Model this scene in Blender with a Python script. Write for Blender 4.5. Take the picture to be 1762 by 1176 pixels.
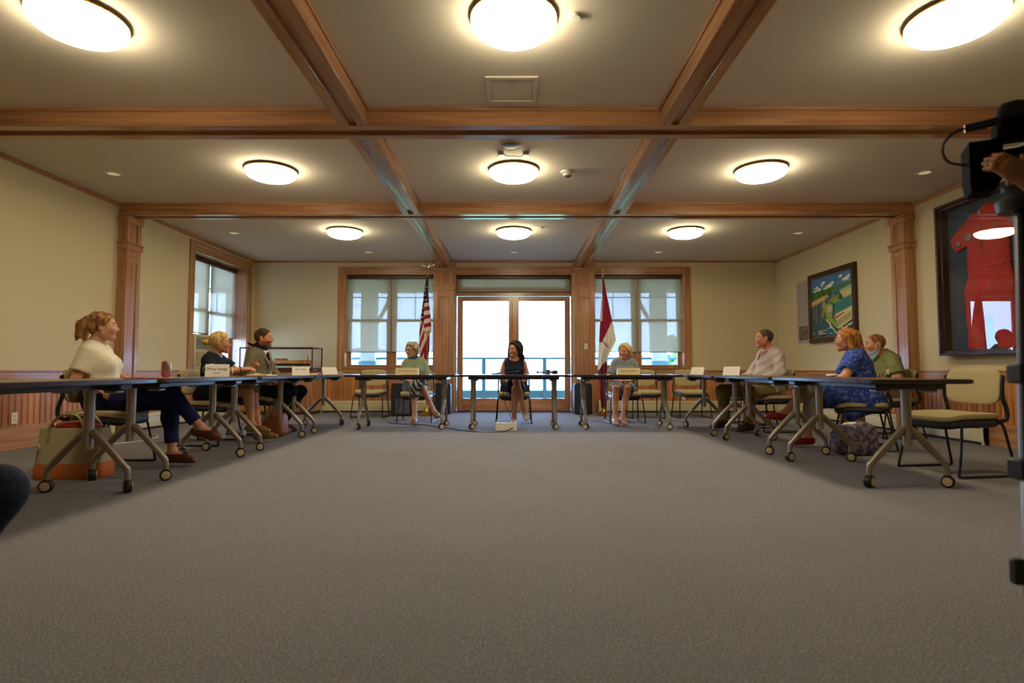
import bpy, bmesh, math, random
import numpy as np
from mathutils import Vector, Matrix
random.seed(7)
PI = math.pi
SC = bpy.context.scene
COL = SC.collection
for o in list(bpy.data.objects):
    bpy.data.objects.remove(o)

# ------------------------------------------------------------------ camera
cd = bpy.data.cameras.new('camera')
cam = bpy.data.objects.new('camera', cd)
COL.objects.link(cam)
cd.sensor_width = 36.0
cd.lens = 20.0
cd.clip_start = 0.05
cd.clip_end = 5000
cam.location = (0, 0, 0.8)
cam.rotation_euler = (PI / 2 + math.atan2(50, 979), 0, math.atan2(3, 979))
cd.dof.use_dof = True
cd.dof.focus_distance = 6.5
cd.dof.aperture_fstop = 2.4
SC.camera = cam

# ------------------------------------------------------------------ exposure and world
SC.view_settings.view_transform = 'Standard'
SC.view_settings.look = 'None'
SC.view_settings.exposure = 0.0
SC.view_settings.gamma = 1.0
SC.view_settings.use_curve_mapping = False
LAMP = 38.0            # radiance of the dome lamps
SKY = 21.0              # strength of the day outside
W = bpy.data.worlds.new('sky')
SC.world = W
W.use_nodes = True
nt = W.node_tree
for n in list(nt.nodes):
    nt.nodes.remove(n)
def wn(t, **k):
    n = nt.nodes.new(t)
    for a, b in k.items():
        setattr(n, a, b)
    return n
wo = wn('ShaderNodeOutputWorld'); wb = wn('ShaderNodeBackground')
tc = wn('ShaderNodeTexCoord'); mp = wn('ShaderNodeMapping'); nz = wn('ShaderNodeTexNoise')
cr = wn('ShaderNodeValToRGB'); mx = wn('ShaderNodeMixRGB'); sx = wn('ShaderNodeSeparateXYZ'); gr = wn('ShaderNodeValToRGB')
mp.inputs['Scale'].default_value = (1.6, 1.6, 4.5)
nz.inputs['Scale'].default_value = 1.7
nz.inputs['Detail'].default_value = 7
nz.inputs['Roughness'].default_value = 0.55
cr.color_ramp.elements[0].position = 0.42; cr.color_ramp.elements[0].color = (0, 0, 0, 1)
cr.color_ramp.elements[1].position = 0.62; cr.color_ramp.elements[1].color = (1, 1, 1, 1)
gr.color_ramp.elements[0].position = 0.0; gr.color_ramp.elements[0].color = (0.42, 0.66, 1.05, 1)
gr.color_ramp.elements[1].position = 0.6; gr.color_ramp.elements[1].color = (0.13, 0.31, 0.85, 1)
nt.links.new(tc.outputs['Generated'], mp.inputs['Vector'])
nt.links.new(mp.outputs[0], nz.inputs['Vector'])
nt.links.new(nz.outputs['Fac'], cr.inputs[0])
nt.links.new(tc.outputs['Generated'], sx.inputs[0])
nt.links.new(sx.outputs['Z'], gr.inputs[0])
nt.links.new(cr.outputs[0], mx.inputs[0])
nt.links.new(gr.outputs[0], mx.inputs[1])
mx.inputs[2].default_value = (0.48, 0.75, 1.2, 1)
nt.links.new(mx.outputs[0], wb.inputs['Color'])
wb.inputs['Strength'].default_value = SKY
nt.links.new(wb.outputs[0], wo.inputs[0])
SC.cycles.max_bounces = 8
SC.cycles.diffuse_bounces = 4
SC.cycles.glossy_bounces = 4
SC.cycles.transparent_max_bounces = 16
SC.cycles.sample_clamp_indirect = 4.0
SC.cycles.use_denoising = True

# ------------------------------------------------------------------ materials
def lin(c):
    if isinstance(c, str):
        c = [int(c[i:i + 2], 16) for i in (1, 3, 5)]
        c = [v / 255 for v in c]
        c = [v / 12.92 if v <= 0.04045 else ((v + 0.055) / 1.055) ** 2.4 for v in c]
    return (c[0], c[1], c[2], 1.0)

def mat(name, col, rough=0.6, metal=0.0, spec=0.5, noise=None, col2=None, bump=None, vary=0.0, emit=None, sheen=0.0, coat=0.0, ramp=(0.35, 0.65)):
    """noise=(sx,sy,sz,scale,detail): col/col2 mixed by stretched noise; bump=(scale,strength); vary=per object tone"""
    m = bpy.data.materials.new(name); m.use_nodes = True
    t = m.node_tree; b = t.nodes['Principled BSDF']
    b.inputs['Base Color'].default_value = lin(col)
    b.inputs['Roughness'].default_value = rough
    b.inputs['Metallic'].default_value = metal
    b.inputs['Specular IOR Level'].default_value = spec
    if coat: b.inputs['Coat Weight'].default_value = coat; b.inputs['Coat Roughness'].default_value = 0.14
    if sheen: b.inputs['Sheen Weight'].default_value = sheen
    last = None
    tcn = t.nodes.new('ShaderNodeTexCoord')
    if noise:
        mpn = t.nodes.new('ShaderNodeMapping'); mpn.inputs['Scale'].default_value = noise[:3]
        nn = t.nodes.new('ShaderNodeTexNoise'); nn.inputs['Scale'].default_value = noise[3]; nn.inputs['Detail'].default_value = noise[4]
        rp = t.nodes.new('ShaderNodeValToRGB')
        rp.color_ramp.elements[0].position = ramp[0]; rp.color_ramp.elements[0].color = lin(col)
        rp.color_ramp.elements[1].position = ramp[1]; rp.color_ramp.elements[1].color = lin(col2)
        t.links.new(tcn.outputs['Object'], mpn.inputs[0]); t.links.new(mpn.outputs[0], nn.inputs['Vector'])
        t.links.new(nn.outputs['Fac'], rp.inputs[0]); last = rp.outputs[0]
    if vary:
        oi = t.nodes.new('ShaderNodeObjectInfo')
        hs = t.nodes.new('ShaderNodeHueSaturation')
        mr = t.nodes.new('ShaderNodeMapRange'); mr.inputs[3].default_value = 1 - vary; mr.inputs[4].default_value = 1 + vary
        t.links.new(oi.outputs['Random'], mr.inputs[0]); t.links.new(mr.outputs[0], hs.inputs['Value'])
        if last: t.links.new(last, hs.inputs['Color'])
        else: hs.inputs['Color'].default_value = lin(col)
        last = hs.outputs[0]
    if last: t.links.new(last, b.inputs['Base Color'])
    if bump:
        bn = t.nodes.new('ShaderNodeTexNoise'); bn.inputs['Scale'].default_value = bump[0]; bn.inputs['Detail'].default_value = 3
        bp = t.nodes.new('ShaderNodeBump'); bp.inputs['Strength'].default_value = bump[1]; bp.inputs['Distance'].default_value = 0.01
        t.links.new(tcn.outputs['Object'], bn.inputs['Vector']); t.links.new(bn.outputs['Fac'], bp.inputs['Height'])
        t.links.new(bp.outputs[0], b.inputs['Normal'])
    if emit:
        b.inputs['Emission Color'].default_value = lin(emit[0]); b.inputs['Emission Strength'].default_value = emit[1]
    return m

def attr_mat(name, rough=0.7, spec=0.3, trans=0.0):
    m = bpy.data.materials.new(name); m.use_nodes = True
    t = m.node_tree; b = t.nodes['Principled BSDF']
    a = t.nodes.new('ShaderNodeAttribute'); a.attribute_name = 'paint'
    t.links.new(a.outputs['Color'], b.inputs['Base Color'])
    b.inputs['Roughness'].default_value = rough; b.inputs['Specular IOR Level'].default_value = spec
    return m

def glass_mat(name, tint=(1, 1, 1, 1), refl=0.0, ior=1.5):
    m = bpy.data.materials.new(name); m.use_nodes = True
    t = m.node_tree
    for n in list(t.nodes): t.nodes.remove(n)
    o = t.nodes.new('ShaderNodeOutputMaterial'); x = t.nodes.new('ShaderNodeMixShader')
    tr = t.nodes.new('ShaderNodeBsdfTransparent'); gl = t.nodes.new('ShaderNodeBsdfGlossy'); fr = t.nodes.new('ShaderNodeFresnel')
    tr.inputs[0].default_value = tint; gl.inputs['Roughness'].default_value = 0.0; fr.inputs[0].default_value = ior
    ge = t.nodes.new('ShaderNodeNewGeometry'); iv = t.nodes.new('ShaderNodeMath'); iv.operation = 'SUBTRACT'; iv.inputs[0].default_value = 1.0
    mu = t.nodes.new('ShaderNodeMath'); mu.operation = 'MULTIPLY'
    t.links.new(ge.outputs['Backfacing'], iv.inputs[1]); t.links.new(iv.outputs[0], mu.inputs[0]); t.links.new(fr.outputs[0], mu.inputs[1])
    t.links.new(mu.outputs[0], x.inputs[0]); t.links.new(tr.outputs[0], x.inputs[1]); t.links.new(gl.outputs[0], x.inputs[2])
    t.links.new(x.outputs[0], o.inputs[0])
    return m

def shade_mat(name, col, see):
    m = bpy.data.materials.new(name); m.use_nodes = True
    t = m.node_tree
    for n in list(t.nodes): t.nodes.remove(n)
    o = t.nodes.new('ShaderNodeOutputMaterial'); x = t.nodes.new('ShaderNodeMixShader'); y = t.nodes.new('ShaderNodeMixShader')
    tr = t.nodes.new('ShaderNodeBsdfTransparent'); d = t.nodes.new('ShaderNodeBsdfDiffuse'); l = t.nodes.new('ShaderNodeBsdfTranslucent')
    d.inputs[0].default_value = lin(col); l.inputs[0].default_value = lin(col)
    y.inputs[0].default_value = 0.4; t.links.new(d.outputs[0], y.inputs[1]); t.links.new(l.outputs[0], y.inputs[2])
    x.inputs[0].default_value = see; t.links.new(y.outputs[0], x.inputs[1]); t.links.new(tr.outputs[0], x.inputs[2])
    t.links.new(x.outputs[0], o.inputs[0])
    return m

M = {}
def wood(key, ax, a, b, rough=0.32, vary=0.0, coat=0.0):
    s = [14, 14, 14]; s['xyz'.index(ax)] = 0.7
    M[key] = mat(key, a, rough, noise=(*s, 1.6, 5), col2=b, vary=vary, coat=coat)
WA, WB_ = '#a06a42', '#c08d60'
for ax in 'xyz':
    wood('wood_' + ax, ax, WA, WB_, 0.26, coat=0.5)
wood('plank_wood', 'z', '#aa6a38', '#cf9056', 0.4, vary=0.28)
wood('dark_wood', 'x', '#3e2013', '#5a3120', 0.4)
wood('table_wood', 'y', '#553425', '#7d513a', 0.22)
M['wall'] = mat('wall_paint', '#d3c39c', 0.75, spec=0.2, bump=(60, 0.03))
M['ceil'] = mat('ceiling_paint', '#ddd2bf', 0.85, spec=0.1)
M['cream'] = mat('cream_enamel', '#cfc39a', 0.45)
M['white'] = mat('white_plastic', '#e2dccb', 0.4)
M['offwhite'] = mat('off_white_paper', '#e6dfd6', 0.7)
M['yellowpaper'] = mat('yellow_paper', '#e9d692', 0.7)
M['black'] = mat('black_metal', '#14141a', 0.4)
M['blackplastic'] = mat('black_plastic', '#17171b', 0.5)
M['speaker'] = mat('black_speaker', '#1b1f2a', 0.7, bump=(150, 0.2))
M['grille'] = mat('grey_grille', '#6b6f75', 0.6, noise=(1, 1, 1, 90, 2), col2='#2b2d33')
M['matteblack'] = mat('matte_black_plastic', '#101013', 0.9, spec=0.1)
M['steel'] = mat('brushed_steel', '#9c8f7d', 0.35, metal=0.55)
M['greymetal'] = mat('grey_metal', '#8d8f92', 0.35, metal=0.7)
M['chrome'] = mat('chrome', '#d8d8d8', 0.15, metal=1.0)
M['gold'] = mat('gold', '#b58a3c', 0.3, metal=0.9)
M['rubber'] = mat('caster_rubber', '#17161a', 0.55)
M['hub'] = mat('cream_hub', '#cdb88d', 0.5)
M['edge'] = mat('table_edge', '#30282a', 0.25)
M['tan'] = mat('tan_upholstery', '#a69468', 0.85, spec=0.2, bump=(350, 0.15), noise=(1, 1, 1, 260, 2), col2='#b8a67c')
M['lamp'] = mat('lamp_glass', '#fff4dc', 0.4, emit=((1.0, 0.87, 0.60), LAMP))
M['can'] = mat('downlight_reflector', '#d9c27a', 0.3, emit=((1.0, 0.8, 0.45), 0.35))
M['glass'] = glass_mat('window_glass')
M['frameglass'] = glass_mat('frame_glass', ior=1.6)
M['lens'] = glass_mat('spectacle_lens', ior=1.5)
M['shade'] = shade_mat('roller_shade', '#c8bea6', 0.19)
M['paint'] = attr_mat('painted_colours')
M['cloth_paint'] = attr_mat('flag_cloth', 0.85, 0.1)
# carpet: loop pile flecks
def carpet():
    m = bpy.data.materials.new('carpet'); m.use_nodes = True
    t = m.node_tree; b = t.nodes['Principled BSDF']; b.inputs['Roughness'].default_value = 0.95; b.inputs['Specular IOR Level'].default_value = 0.1
    tcn = t.nodes.new('ShaderNodeTexCoord')
    n1 = t.nodes.new('ShaderNodeTexNoise'); n1.inputs['Scale'].default_value = 150; n1.inputs['Detail'].default_value = 4; n1.inputs['Roughness'].default_value = 0.75
    v = t.nodes.new('ShaderNodeTexVoronoi'); v.inputs['Scale'].default_value = 190
    rp = t.nodes.new('ShaderNodeValToRGB')
    rp.color_ramp.elements[0].position = 0.30; rp.color_ramp.elements[0].color = lin('#454448')
    rp.color_ramp.elements[1].position = 0.70; rp.color_ramp.elements[1].color = lin('#a09c9e')
    n2 = t.nodes.new('ShaderNodeTexNoise'); n2.inputs['Scale'].default_value = 1.3; n2.inputs['Detail'].default_value = 4
    r2 = t.nodes.new('ShaderNodeMapRange'); r2.inputs[3].default_value = 0.9; r2.inputs[4].default_value = 1.1
    hs = t.nodes.new('ShaderNodeHueSaturation')
    mixv = t.nodes.new('ShaderNodeMixRGB'); mixv.blend_type = 'OVERLAY'; mixv.inputs[0].default_value = 0.3
    for n in (n1, v, n2): t.links.new(tcn.outputs['Object'], n.inputs['Vector'])
    t.links.new(n1.outputs['Fac'], rp.inputs[0]); t.links.new(rp.outputs[0], mixv.inputs[1]); t.links.new(v.outputs['Distance'], mixv.inputs[2])
    t.links.new(n2.outputs['Fac'], r2.inputs[0]); t.links.new(r2.outputs[0], hs.inputs['Value']); t.links.new(mixv.outputs[0], hs.inputs['Color'])
    t.links.new(hs.outputs[0], b.inputs['Base Color'])
    bp = t.nodes.new('ShaderNodeBump'); bp.inputs['Strength'].default_value = 0.5; bp.inputs['Distance'].default_value = 0.004
    t.links.new(v.outputs['Distance'], bp.inputs['Height']); t.links.new(bp.outputs[0], b.inputs['Normal'])
    return m
M['carpet'] = carpet()

# ------------------------------------------------------------------ mesh helpers
class G:
    def __init__(s): s.v = []; s.f = []; s.c = []
    def add(s, vs, fs, col=None):
        n = len(s.v); s.v += [tuple(p) for p in vs]; s.f += [tuple(i + n for i in f) for f in fs]
        s.c += [col] * len(fs); return s
    def box(s, x0, x1, y0, y1, z0, z1, b=0.0, col=None):
        if b <= 0:
            vs = [(x, y, z) for x in (x0, x1) for y in (y0, y1) for z in (z0, z1)]
            return s.add(vs, [(0, 1, 3, 2), (4, 6, 7, 5), (0, 4, 5, 1), (2, 3, 7, 6), (0, 2, 6, 4), (1, 5, 7, 3)], col)
        b = min(b, abs(x1 - x0) * .45, abs(y1 - y0) * .45, abs(z1 - z0) * .45)
        lo = (x0, y0, z0); hi = (x1, y1, z1); vs = []; ix = {}
        for a in (0, 1):
            for d in (0, 1):
                for e in (0, 1):
                    sg = (a, d, e)
                    for ax in range(3):
                        p = []
                        for q in range(3):
                            base = hi[q] if sg[q] else lo[q]
                            p.append(base if q == ax else base + (-b if sg[q] else b))
                        ix[sg, ax] = len(vs); vs.append(p)
        fs = []
        for ax in range(3):
            o1, o2 = [q for q in range(3) if q != ax]
            for k in (0, 1):
                loop = []
                for a, d in ((0, 0), (1, 0), (1, 1), (0, 1)):
                    sg = [0, 0, 0]; sg[ax] = k; sg[o1] = a; sg[o2] = d; loop.append(ix[tuple(sg), ax])
                fs.append(tuple(loop) if (k == 1) ^ (ax == 1) else tuple(loop[::-1]))
        for ax in range(3):           # edges along ax
            o1, o2 = [q for q in range(3) if q != ax]
            for a in (0, 1):
                for d in (0, 1):
                    s0 = [0, 0, 0]; s0[o1] = a; s0[o2] = d; s1 = list(s0); s1[ax] = 1
                    f = (ix[tuple(s0), o1], ix[tuple(s0), o2], ix[tuple(s1), o2], ix[tuple(s1), o1])
                    fs.append(f if ((a == d) ^ (ax == 1)) else f[::-1])
        for key in [(a, d, e) for a in (0, 1) for d in (0, 1) for e in (0, 1)]:
            f = (ix[key, 0], ix[key, 1], ix[key, 2]); fs.append(f if sum(key) % 2 else f[::-1])
        return s.add(vs, fs, col)
    def prism(s, poly, h0, h1, ax='z', col=None):
        n = len(poly)
        def P(u, v, h): return {'z': (u, v, h), 'y': (u, h, v), 'x': (h, u, v)}[ax]
        vs = [P(u, v, h0) for u, v in poly] + [P(u, v, h1) for u, v in poly]
        fs = [tuple(range(n))[::-1], tuple(range(n, 2 * n))] + [(i, (i + 1) % n, n + (i + 1) % n, n + i) for i in range(n)]
        return s.add(vs, fs, col)
    def tube(s, path, r, n=8, col=None, closed=False, flat=None):
        path = [Vector(p) for p in path]; m = len(path)
        rr = r if isinstance(r, (list, tuple)) else [r] * m
        vs = []; fs = []; up = None
        for i, p in enumerate(path):
            if closed: t = path[(i + 1) % m] - path[i - 1]
            else: t = path[min(i + 1, m - 1)] - path[max(i - 1, 0)]
            t.normalize()
            if up is None:
                up = Vector((0, 0, 1)) if abs(t.z) < .9 else Vector((1, 0, 0))
            a = t.cross(up)
            if a.length < 1e-6: a = t.cross(Vector((0, 1, 0)))
            a.normalize(); up = a.cross(t).normalized(); b2 = up
            for k in range(n):
                w = 2 * PI * k / n
                fa = flat if flat else (1, 1)
                vs.append(p + a * (math.cos(w) * rr[i] * fa[0]) + b2 * (math.sin(w) * rr[i] * fa[1]))
        mm = m if closed else m - 1
        for i in range(mm):
            j = (i + 1) % m
            for k in range(n):
                fs.append((i * n + k, i * n + (k + 1) % n, j * n + (k + 1) % n, j * n + k))
        if not closed:
            fs.append(tuple(range(n))[::-1]); fs.append(tuple((m - 1) * n + k for k in range(n)))
        return s.add(vs, fs, col)
    def lathe(s, prof, c=(0, 0, 0), n=24, ax='z', col=None):
        vs = []; fs = []; m = len(prof)
        for r, h in prof:
            for k in range(n):
                w = 2 * PI * k / n; u, v = r * math.cos(w), r * math.sin(w)
                q = {'z': (u, v, h), 'y': (u, h, v), 'x': (h, u, v)}[ax]
                vs.append((q[0] + c[0], q[1] + c[1], q[2] + c[2]))
        for i in range(m - 1):
            for k in range(n):
                fs.append((i * n + k, i * n + (k + 1) % n, (i + 1) * n + (k + 1) % n, (i + 1) * n + k))
        if prof[0][0] > 1e-5: fs.append(tuple(range(n))[::-1])
        if prof[-1][0] > 1e-5: fs.append(tuple((m - 1) * n + k for k in range(n)))
        if ax == 'y': fs = [f[::-1] for f in fs]
        return s.add(vs, fs, col)
    def sup(s, c, r, e1=0.5, e2=0.5, n=20, m=10, col=None, fn=None):
        """superellipsoid; small exponents give rounded boxes"""
        def pw(a, e): return math.copysign(abs(a) ** e, a)
        vs = []; fs = []
        for i in range(m + 1):
            ph = -PI / 2 + PI * i / m
            for k in range(n):
                th = 2 * PI * k / n
                p = Vector((r[0] * pw(math.cos(ph), e1) * pw(math.cos(th), e2), r[1] * pw(math.cos(ph), e1) * pw(math.sin(th), e2), r[2] * pw(math.sin(ph), e1)))
                if fn: p = fn(p)
                vs.append((p[0] + c[0], p[1] + c[1], p[2] + c[2]))
        for i in range(m):
            for k in range(n):
                fs.append((i * n + k, i * n + (k + 1) % n, (i + 1) * n + (k + 1) % n, (i + 1) * n + k))
        return s.add(vs, fs, col)
    def mesh(s, name, mats=None, smooth=True, ang=0.7, recalc=True):
        me = bpy.data.meshes.new(name)
        me.from_pydata(s.v, [], s.f)
        if any(c is not None for c in s.c):
            at = me.color_attributes.new('paint', 'FLOAT_COLOR', 'CORNER')
            data = []
            for f, c in zip(s.f, s.c):
                cc = lin(c if c is not None else '#888888')
                data += list(cc) * len(f)
            at.data.foreach_set('color', data)
        if recalc:
            bm = bmesh.new(); bm.from_mesh(me); bmesh.ops.recalc_face_normals(bm, faces=bm.faces); bm.to_mesh(me); bm.free()
        for m in (mats if isinstance(mats, (list, tuple)) else [mats]):
            if m: me.materials.append(M[m] if isinstance(m, str) else m)
        me.polygons.foreach_set('use_smooth', [smooth] * len(me.polygons))
        me.update()
        if smooth: me.set_sharp_from_angle(angle=ang)
        return me

def obj(name, g, m=None, parent=None, loc=(0, 0, 0), rot=(0, 0, 0), smooth=True, **props):
    me = g.mesh(name, m, smooth) if isinstance(g, G) else g
    o = bpy.data.objects.new(name, me); COL.objects.link(o)
    o.location = loc; o.rotation_euler = rot
    if parent: o.parent = parent
    for k, v in props.items(): o[k] = v
    return o
def struct(name, g, m, parent=None, **p):
    o = obj(name, g, m, parent, **p)
    if not parent: o['kind'] = 'structure'
    return o
def thing(name, label, cat, loc=(0, 0, 0), rz=0, group=None):
    o = bpy.data.objects.new(name, None); COL.objects.link(o)
    o.location = loc; o.rotation_euler = (0, 0, rz); o['label'] = label; o['category'] = cat
    o.empty_display_size = 0.1
    if group: o['group'] = group
    return o
def tag(o, label, cat, group=None):
    o['label'] = label; o['category'] = cat
    if group: o['group'] = group
    return o
KIDS = {}
def copy_tree(r, loc=None, rz=None, label=None, parent=None):
    c = r.copy(); COL.objects.link(c)
    if parent: c.parent = parent
    if loc is not None: c.location = loc
    if rz is not None: c.rotation_euler = (0, 0, rz)
    if label: c['label'] = label
    for ch in list(r.children): copy_tree(ch, parent=c)
    return c
def spline(pts, n=6):
    pts = [Vector(p) for p in pts]; out = []
    for i in range(len(pts) - 1):
        p0 = pts[max(i - 1, 0)]; p1 = pts[i]; p2 = pts[i + 1]; p3 = pts[min(i + 2, len(pts) - 1)]
        for k in range(n):
            t = k / n
            out.append(.5 * ((2 * p1) + (p2 - p0) * t + (2 * p0 - 5 * p1 + 4 * p2 - p3) * t * t + (3 * p1 - p0 - 3 * p2 + p3) * t ** 3))
    out.append(pts[-1]); return out
def rrect(x0, x1, y0, y1, r, n=4):
    out = []
    for cx, cy, a in ((x1 - r, y1 - r, 0), (x0 + r, y1 - r, PI / 2), (x0 + r, y0 + r, PI), (x1 - r, y0 + r, 1.5 * PI)):
        for k in range(n + 1):
            w = a + PI / 2 * k / n; out.append((cx + r * math.cos(w), cy + r * math.sin(w)))
    return out
def text(name, s, size, m, parent=None, loc=(0, 0, 0), rot=(0, 0, 0), align='CENTER', depth=0.0004):
    cu = bpy.data.curves.new(name, 'FONT'); cu.body = s; cu.size = size; cu.align_x = align; cu.align_y = 'CENTER'; cu.extrude = depth; cu.resolution_u = 2
    o = bpy.data.objects.new(name, cu); COL.objects.link(o)
    me = bpy.data.meshes.new_from_object(o); bpy.data.objects.remove(o); bpy.data.curves.remove(cu)
    me.materials.clear(); me.materials.append(M[m])
    q = bpy.data.objects.new(name, me); COL.objects.link(q); q.parent = parent; q.location = loc; q.rotation_euler = rot
    return q
# ------------------------------------------------------------------ the room
XL, XR, YB, YF, CE = -5.05, 5.10, 11.0, -2.2, 2.94
WIN = (-3.29, -1.53, 0.86, 2.69)
struct('floor', G().box(XL - .3, XR + .3, YF, YB + .4, -.1, 0), 'carpet')
struct('ceiling', G().box(XL - .3, XR + .3, YF, YB + .4, CE, CE + .1), 'ceil')
LW = (8.9, 10.72, 0.78, 2.72)
g = G()
g.box(XL - .36, XL, YF, LW[0], 0, CE).box(XL - .36, XL, LW[1], YB + .4, 0, CE)
g.box(XL - .36, XL, LW[0], LW[1], 0, LW[2]).box(XL - .36, XL, LW[0], LW[1], LW[3], CE)
wall_left = struct('wall_left', g, 'wall', smooth=False)
wall_right = struct('wall_right', G().box(XR, XR + .3, YF, YB + .4, 0, CE), 'wall', smooth=False)
g = G()
y0, y1 = YB, YB + .36
for s in (-1, 1):
    a, b = sorted((s * 3.30, s * 5.2)); g.box(a, b, y0, y1, 0, CE)
    a, b = sorted((s * 1.53, s * 3.30)); g.box(a, b, y0, y1, 0, WIN[2]).box(a, b, y0, y1, WIN[3], CE)
    a, b = sorted((s * 1.14, s * 1.53)); g.box(a, b, y0, y1, 0, CE)
g.box(-1.14, 1.14, y0, y1, WIN[3], CE)
wall_back = struct('wall_back', g, 'wall', smooth=False)
struct('wall_front', G().box(XL, XR, YF - .2, YF, 0, CE), 'wall', smooth=False)

# wainscot: planks, chair rail, plinth
pm = G().box(-.0355, .0355, 0, .012, .23, .72, .005).mesh('plank', 'plank_wood')
def plank(parent, loc, rz):
    o = bpy.data.objects.new('plank', pm); COL.objects.link(o); o.parent = parent; o.location = loc; o.rotation_euler = (0, 0, rz)
y = 5.2
while y < 10.95:
    plank(wall_left, (XL, y, 0), -PI / 2); plank(wall_right, (XR, y, 0), PI / 2); y += .075
for s in (-1, 1):
    x = 1.6
    while x < 5.0:
        plank(wall_back, (s * x, YB, 0), PI); x += .075
def rail(name, x0, x1, y0, y1, ax, parent=None):
    """chair rail: flat board with a small cap"""
    g = G().box(x0, x1, y0, y1, .70, .785, .004)
    e = .012
    g.box(x0 - (e if ax == 'y' else 0), x1 + (e if ax == 'y' else 0), y0 - (e if ax == 'x' else 0), y1 + (e if ax == 'x' else 0), .785, .805, .005)
    struct(name, g, 'wood_' + ax)
rail('trim_1', XL, XL + .024, YF, 8.76, 'y')
rail('trim_2', XR - .024, XR, YF, YB, 'y')
rail('trim_3', XL, -3.42, YB - .024, YB, 'x')
rail('trim_4', 3.42, XR, YB - .024, YB, 'x')
struct('baseboard_left', G().box(XL, XL + .02, YF, YB, 0, .24, .005), 'wood_y')
struct('baseboard_right', G().box(XR - .02, XR, YF, YB, 0, .24, .005), 'wood_y')
for i, s in enumerate((-1, 1)):
    a, b = sorted((s * 1.54, s * 5.05)); struct('baseboard_back', G().box(a, b, YB - .02, YB, 0, .24, .005), 'wood_x')
# ceiling edge moulding
struct('trim_5', G().box(XL, XL + .03, YF, YB, CE - .05, CE, .006), 'wood_y')
struct('trim_6', G().box(XR - .03, XR, YF, YB, CE - .05, CE, .006), 'wood_y')
for i, (a, b) in enumerate(((XL, -1.42), (-1.19, 1.19), (1.42, XR))):
    struct('trim_%d' % (7 + i), G().box(a, b, YB - .02, YB, CE - .04, CE, .005), 'wood_x')

# beams: two side boards, a set-back channel board between them and a small bead under the ceiling
ZB = 2.79
def beam(name, x0, x1, y0, y1, ax):
    r = bpy.data.objects.new(name, None); COL.objects.link(r); r['kind'] = 'structure'; r.empty_display_size = .1
    w = .085
    if ax == 'x':
        A = [(x0, x1, y0, y0 + w, ZB, CE), (x0, x1, y1 - w, y1, ZB, CE)]; Cn = (x0, x1, y0 + w, y1 - w, ZB + .03, CE)
        Bd = [(x0, x1, y0 - .012, y0, CE - .03, CE), (x0, x1, y1, y1 + .012, CE - .03, CE)]
    else:
        A = [(x0, x0 + w, y0, y1, ZB, CE), (x1 - w, x1, y0, y1, ZB, CE)]; Cn = (x0 + w, x1 - w, y0, y1, ZB + .03, CE)
        Bd = [(x0 - .012, x0, y0, y1, CE - .03, CE), (x1, x1 + .012, y0, y1, CE - .03, CE)]
    for a in A: obj('beam_board', G().box(*a, .004), 'wood_' + ax, r)
    obj('channel_board', G().box(*Cn), 'dark_' + 'wood' if False else 'wood_' + ax, r)
    for a in Bd: obj('beam_bead', G().box(*a, .004), 'wood_' + ax, r)
TY = [(1.90, 2.16), (4.53, 4.80), (7.16, 7.41)]
for a, b in TY: beam('ceiling_beam', XL, XR, a, b, 'x')
segs = [(YF, 1.90), (2.16, 4.53), (4.80, 7.16), (7.41, YB - .1)]
for s in (-1, 1):
    a, b = sorted((s * 1.19, s * 1.42))
    for c, d in segs: beam('ceiling_beam', a, b, c, d, 'y')

# columns: shaft with recessed panels, neck band, capital
def column(name, loc, rz, w, d, top=ZB):
    """local: face looks along -Y, width along X, base at the wall line y=0"""
    r = bpy.data.objects.new(name, None); COL.objects.link(r); r['kind'] = 'structure'; r.empty_display_size = .1
    r.location = loc; r.rotation_euler = (0, 0, rz)
    h = w / 2; st = w * .27
    obj('shaft', G().box(-h + .002, h - .002, -d + .014, 0, 0, top), 'wood_z', r)
    for a, b in ((-h, -h + st), (h - st, h)): obj('stile', G().box(a, b, -d, -d + .016, 0, top, .003), 'wood_z', r)
    for a, b in ((0, .30), (2.19, 2.36), (2.42, 2.47), (2.69, top)): obj('cross_rail', G().box(-h + st, h - st, -d + .0005, -d + .016, a, b, .003), 'wood_x', r)
    obj('neck_band', G().box(-h - .018, h + .018, -d - .018, 0, 2.355, 2.425, .004).box(-h - .028, h + .028, -d - .028, 0, 2.425, 2.442, .004), 'wood_x', r)
    obj('capital', G().box(-h - .02, h + .02, -d - .02, 0, 2.70, top, .004), 'wood_x', r)
    return r
column('column', (XL, 7.30, 0), PI / 2, .27, .125)
column('column', (XR, 7.30, 0), -PI / 2, .27, .14)
column('column', (XL, 4.66, 0), PI / 2, .27, .125)
column('column', (XR, 4.66, 0), -PI / 2, .27, .14)
pl = column('column', (-1.345, YB, 0), 0, .40, .10, 2.94)
pr = column('column', (1.365, YB, 0), 0, .40, .10, 2.94)

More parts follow.
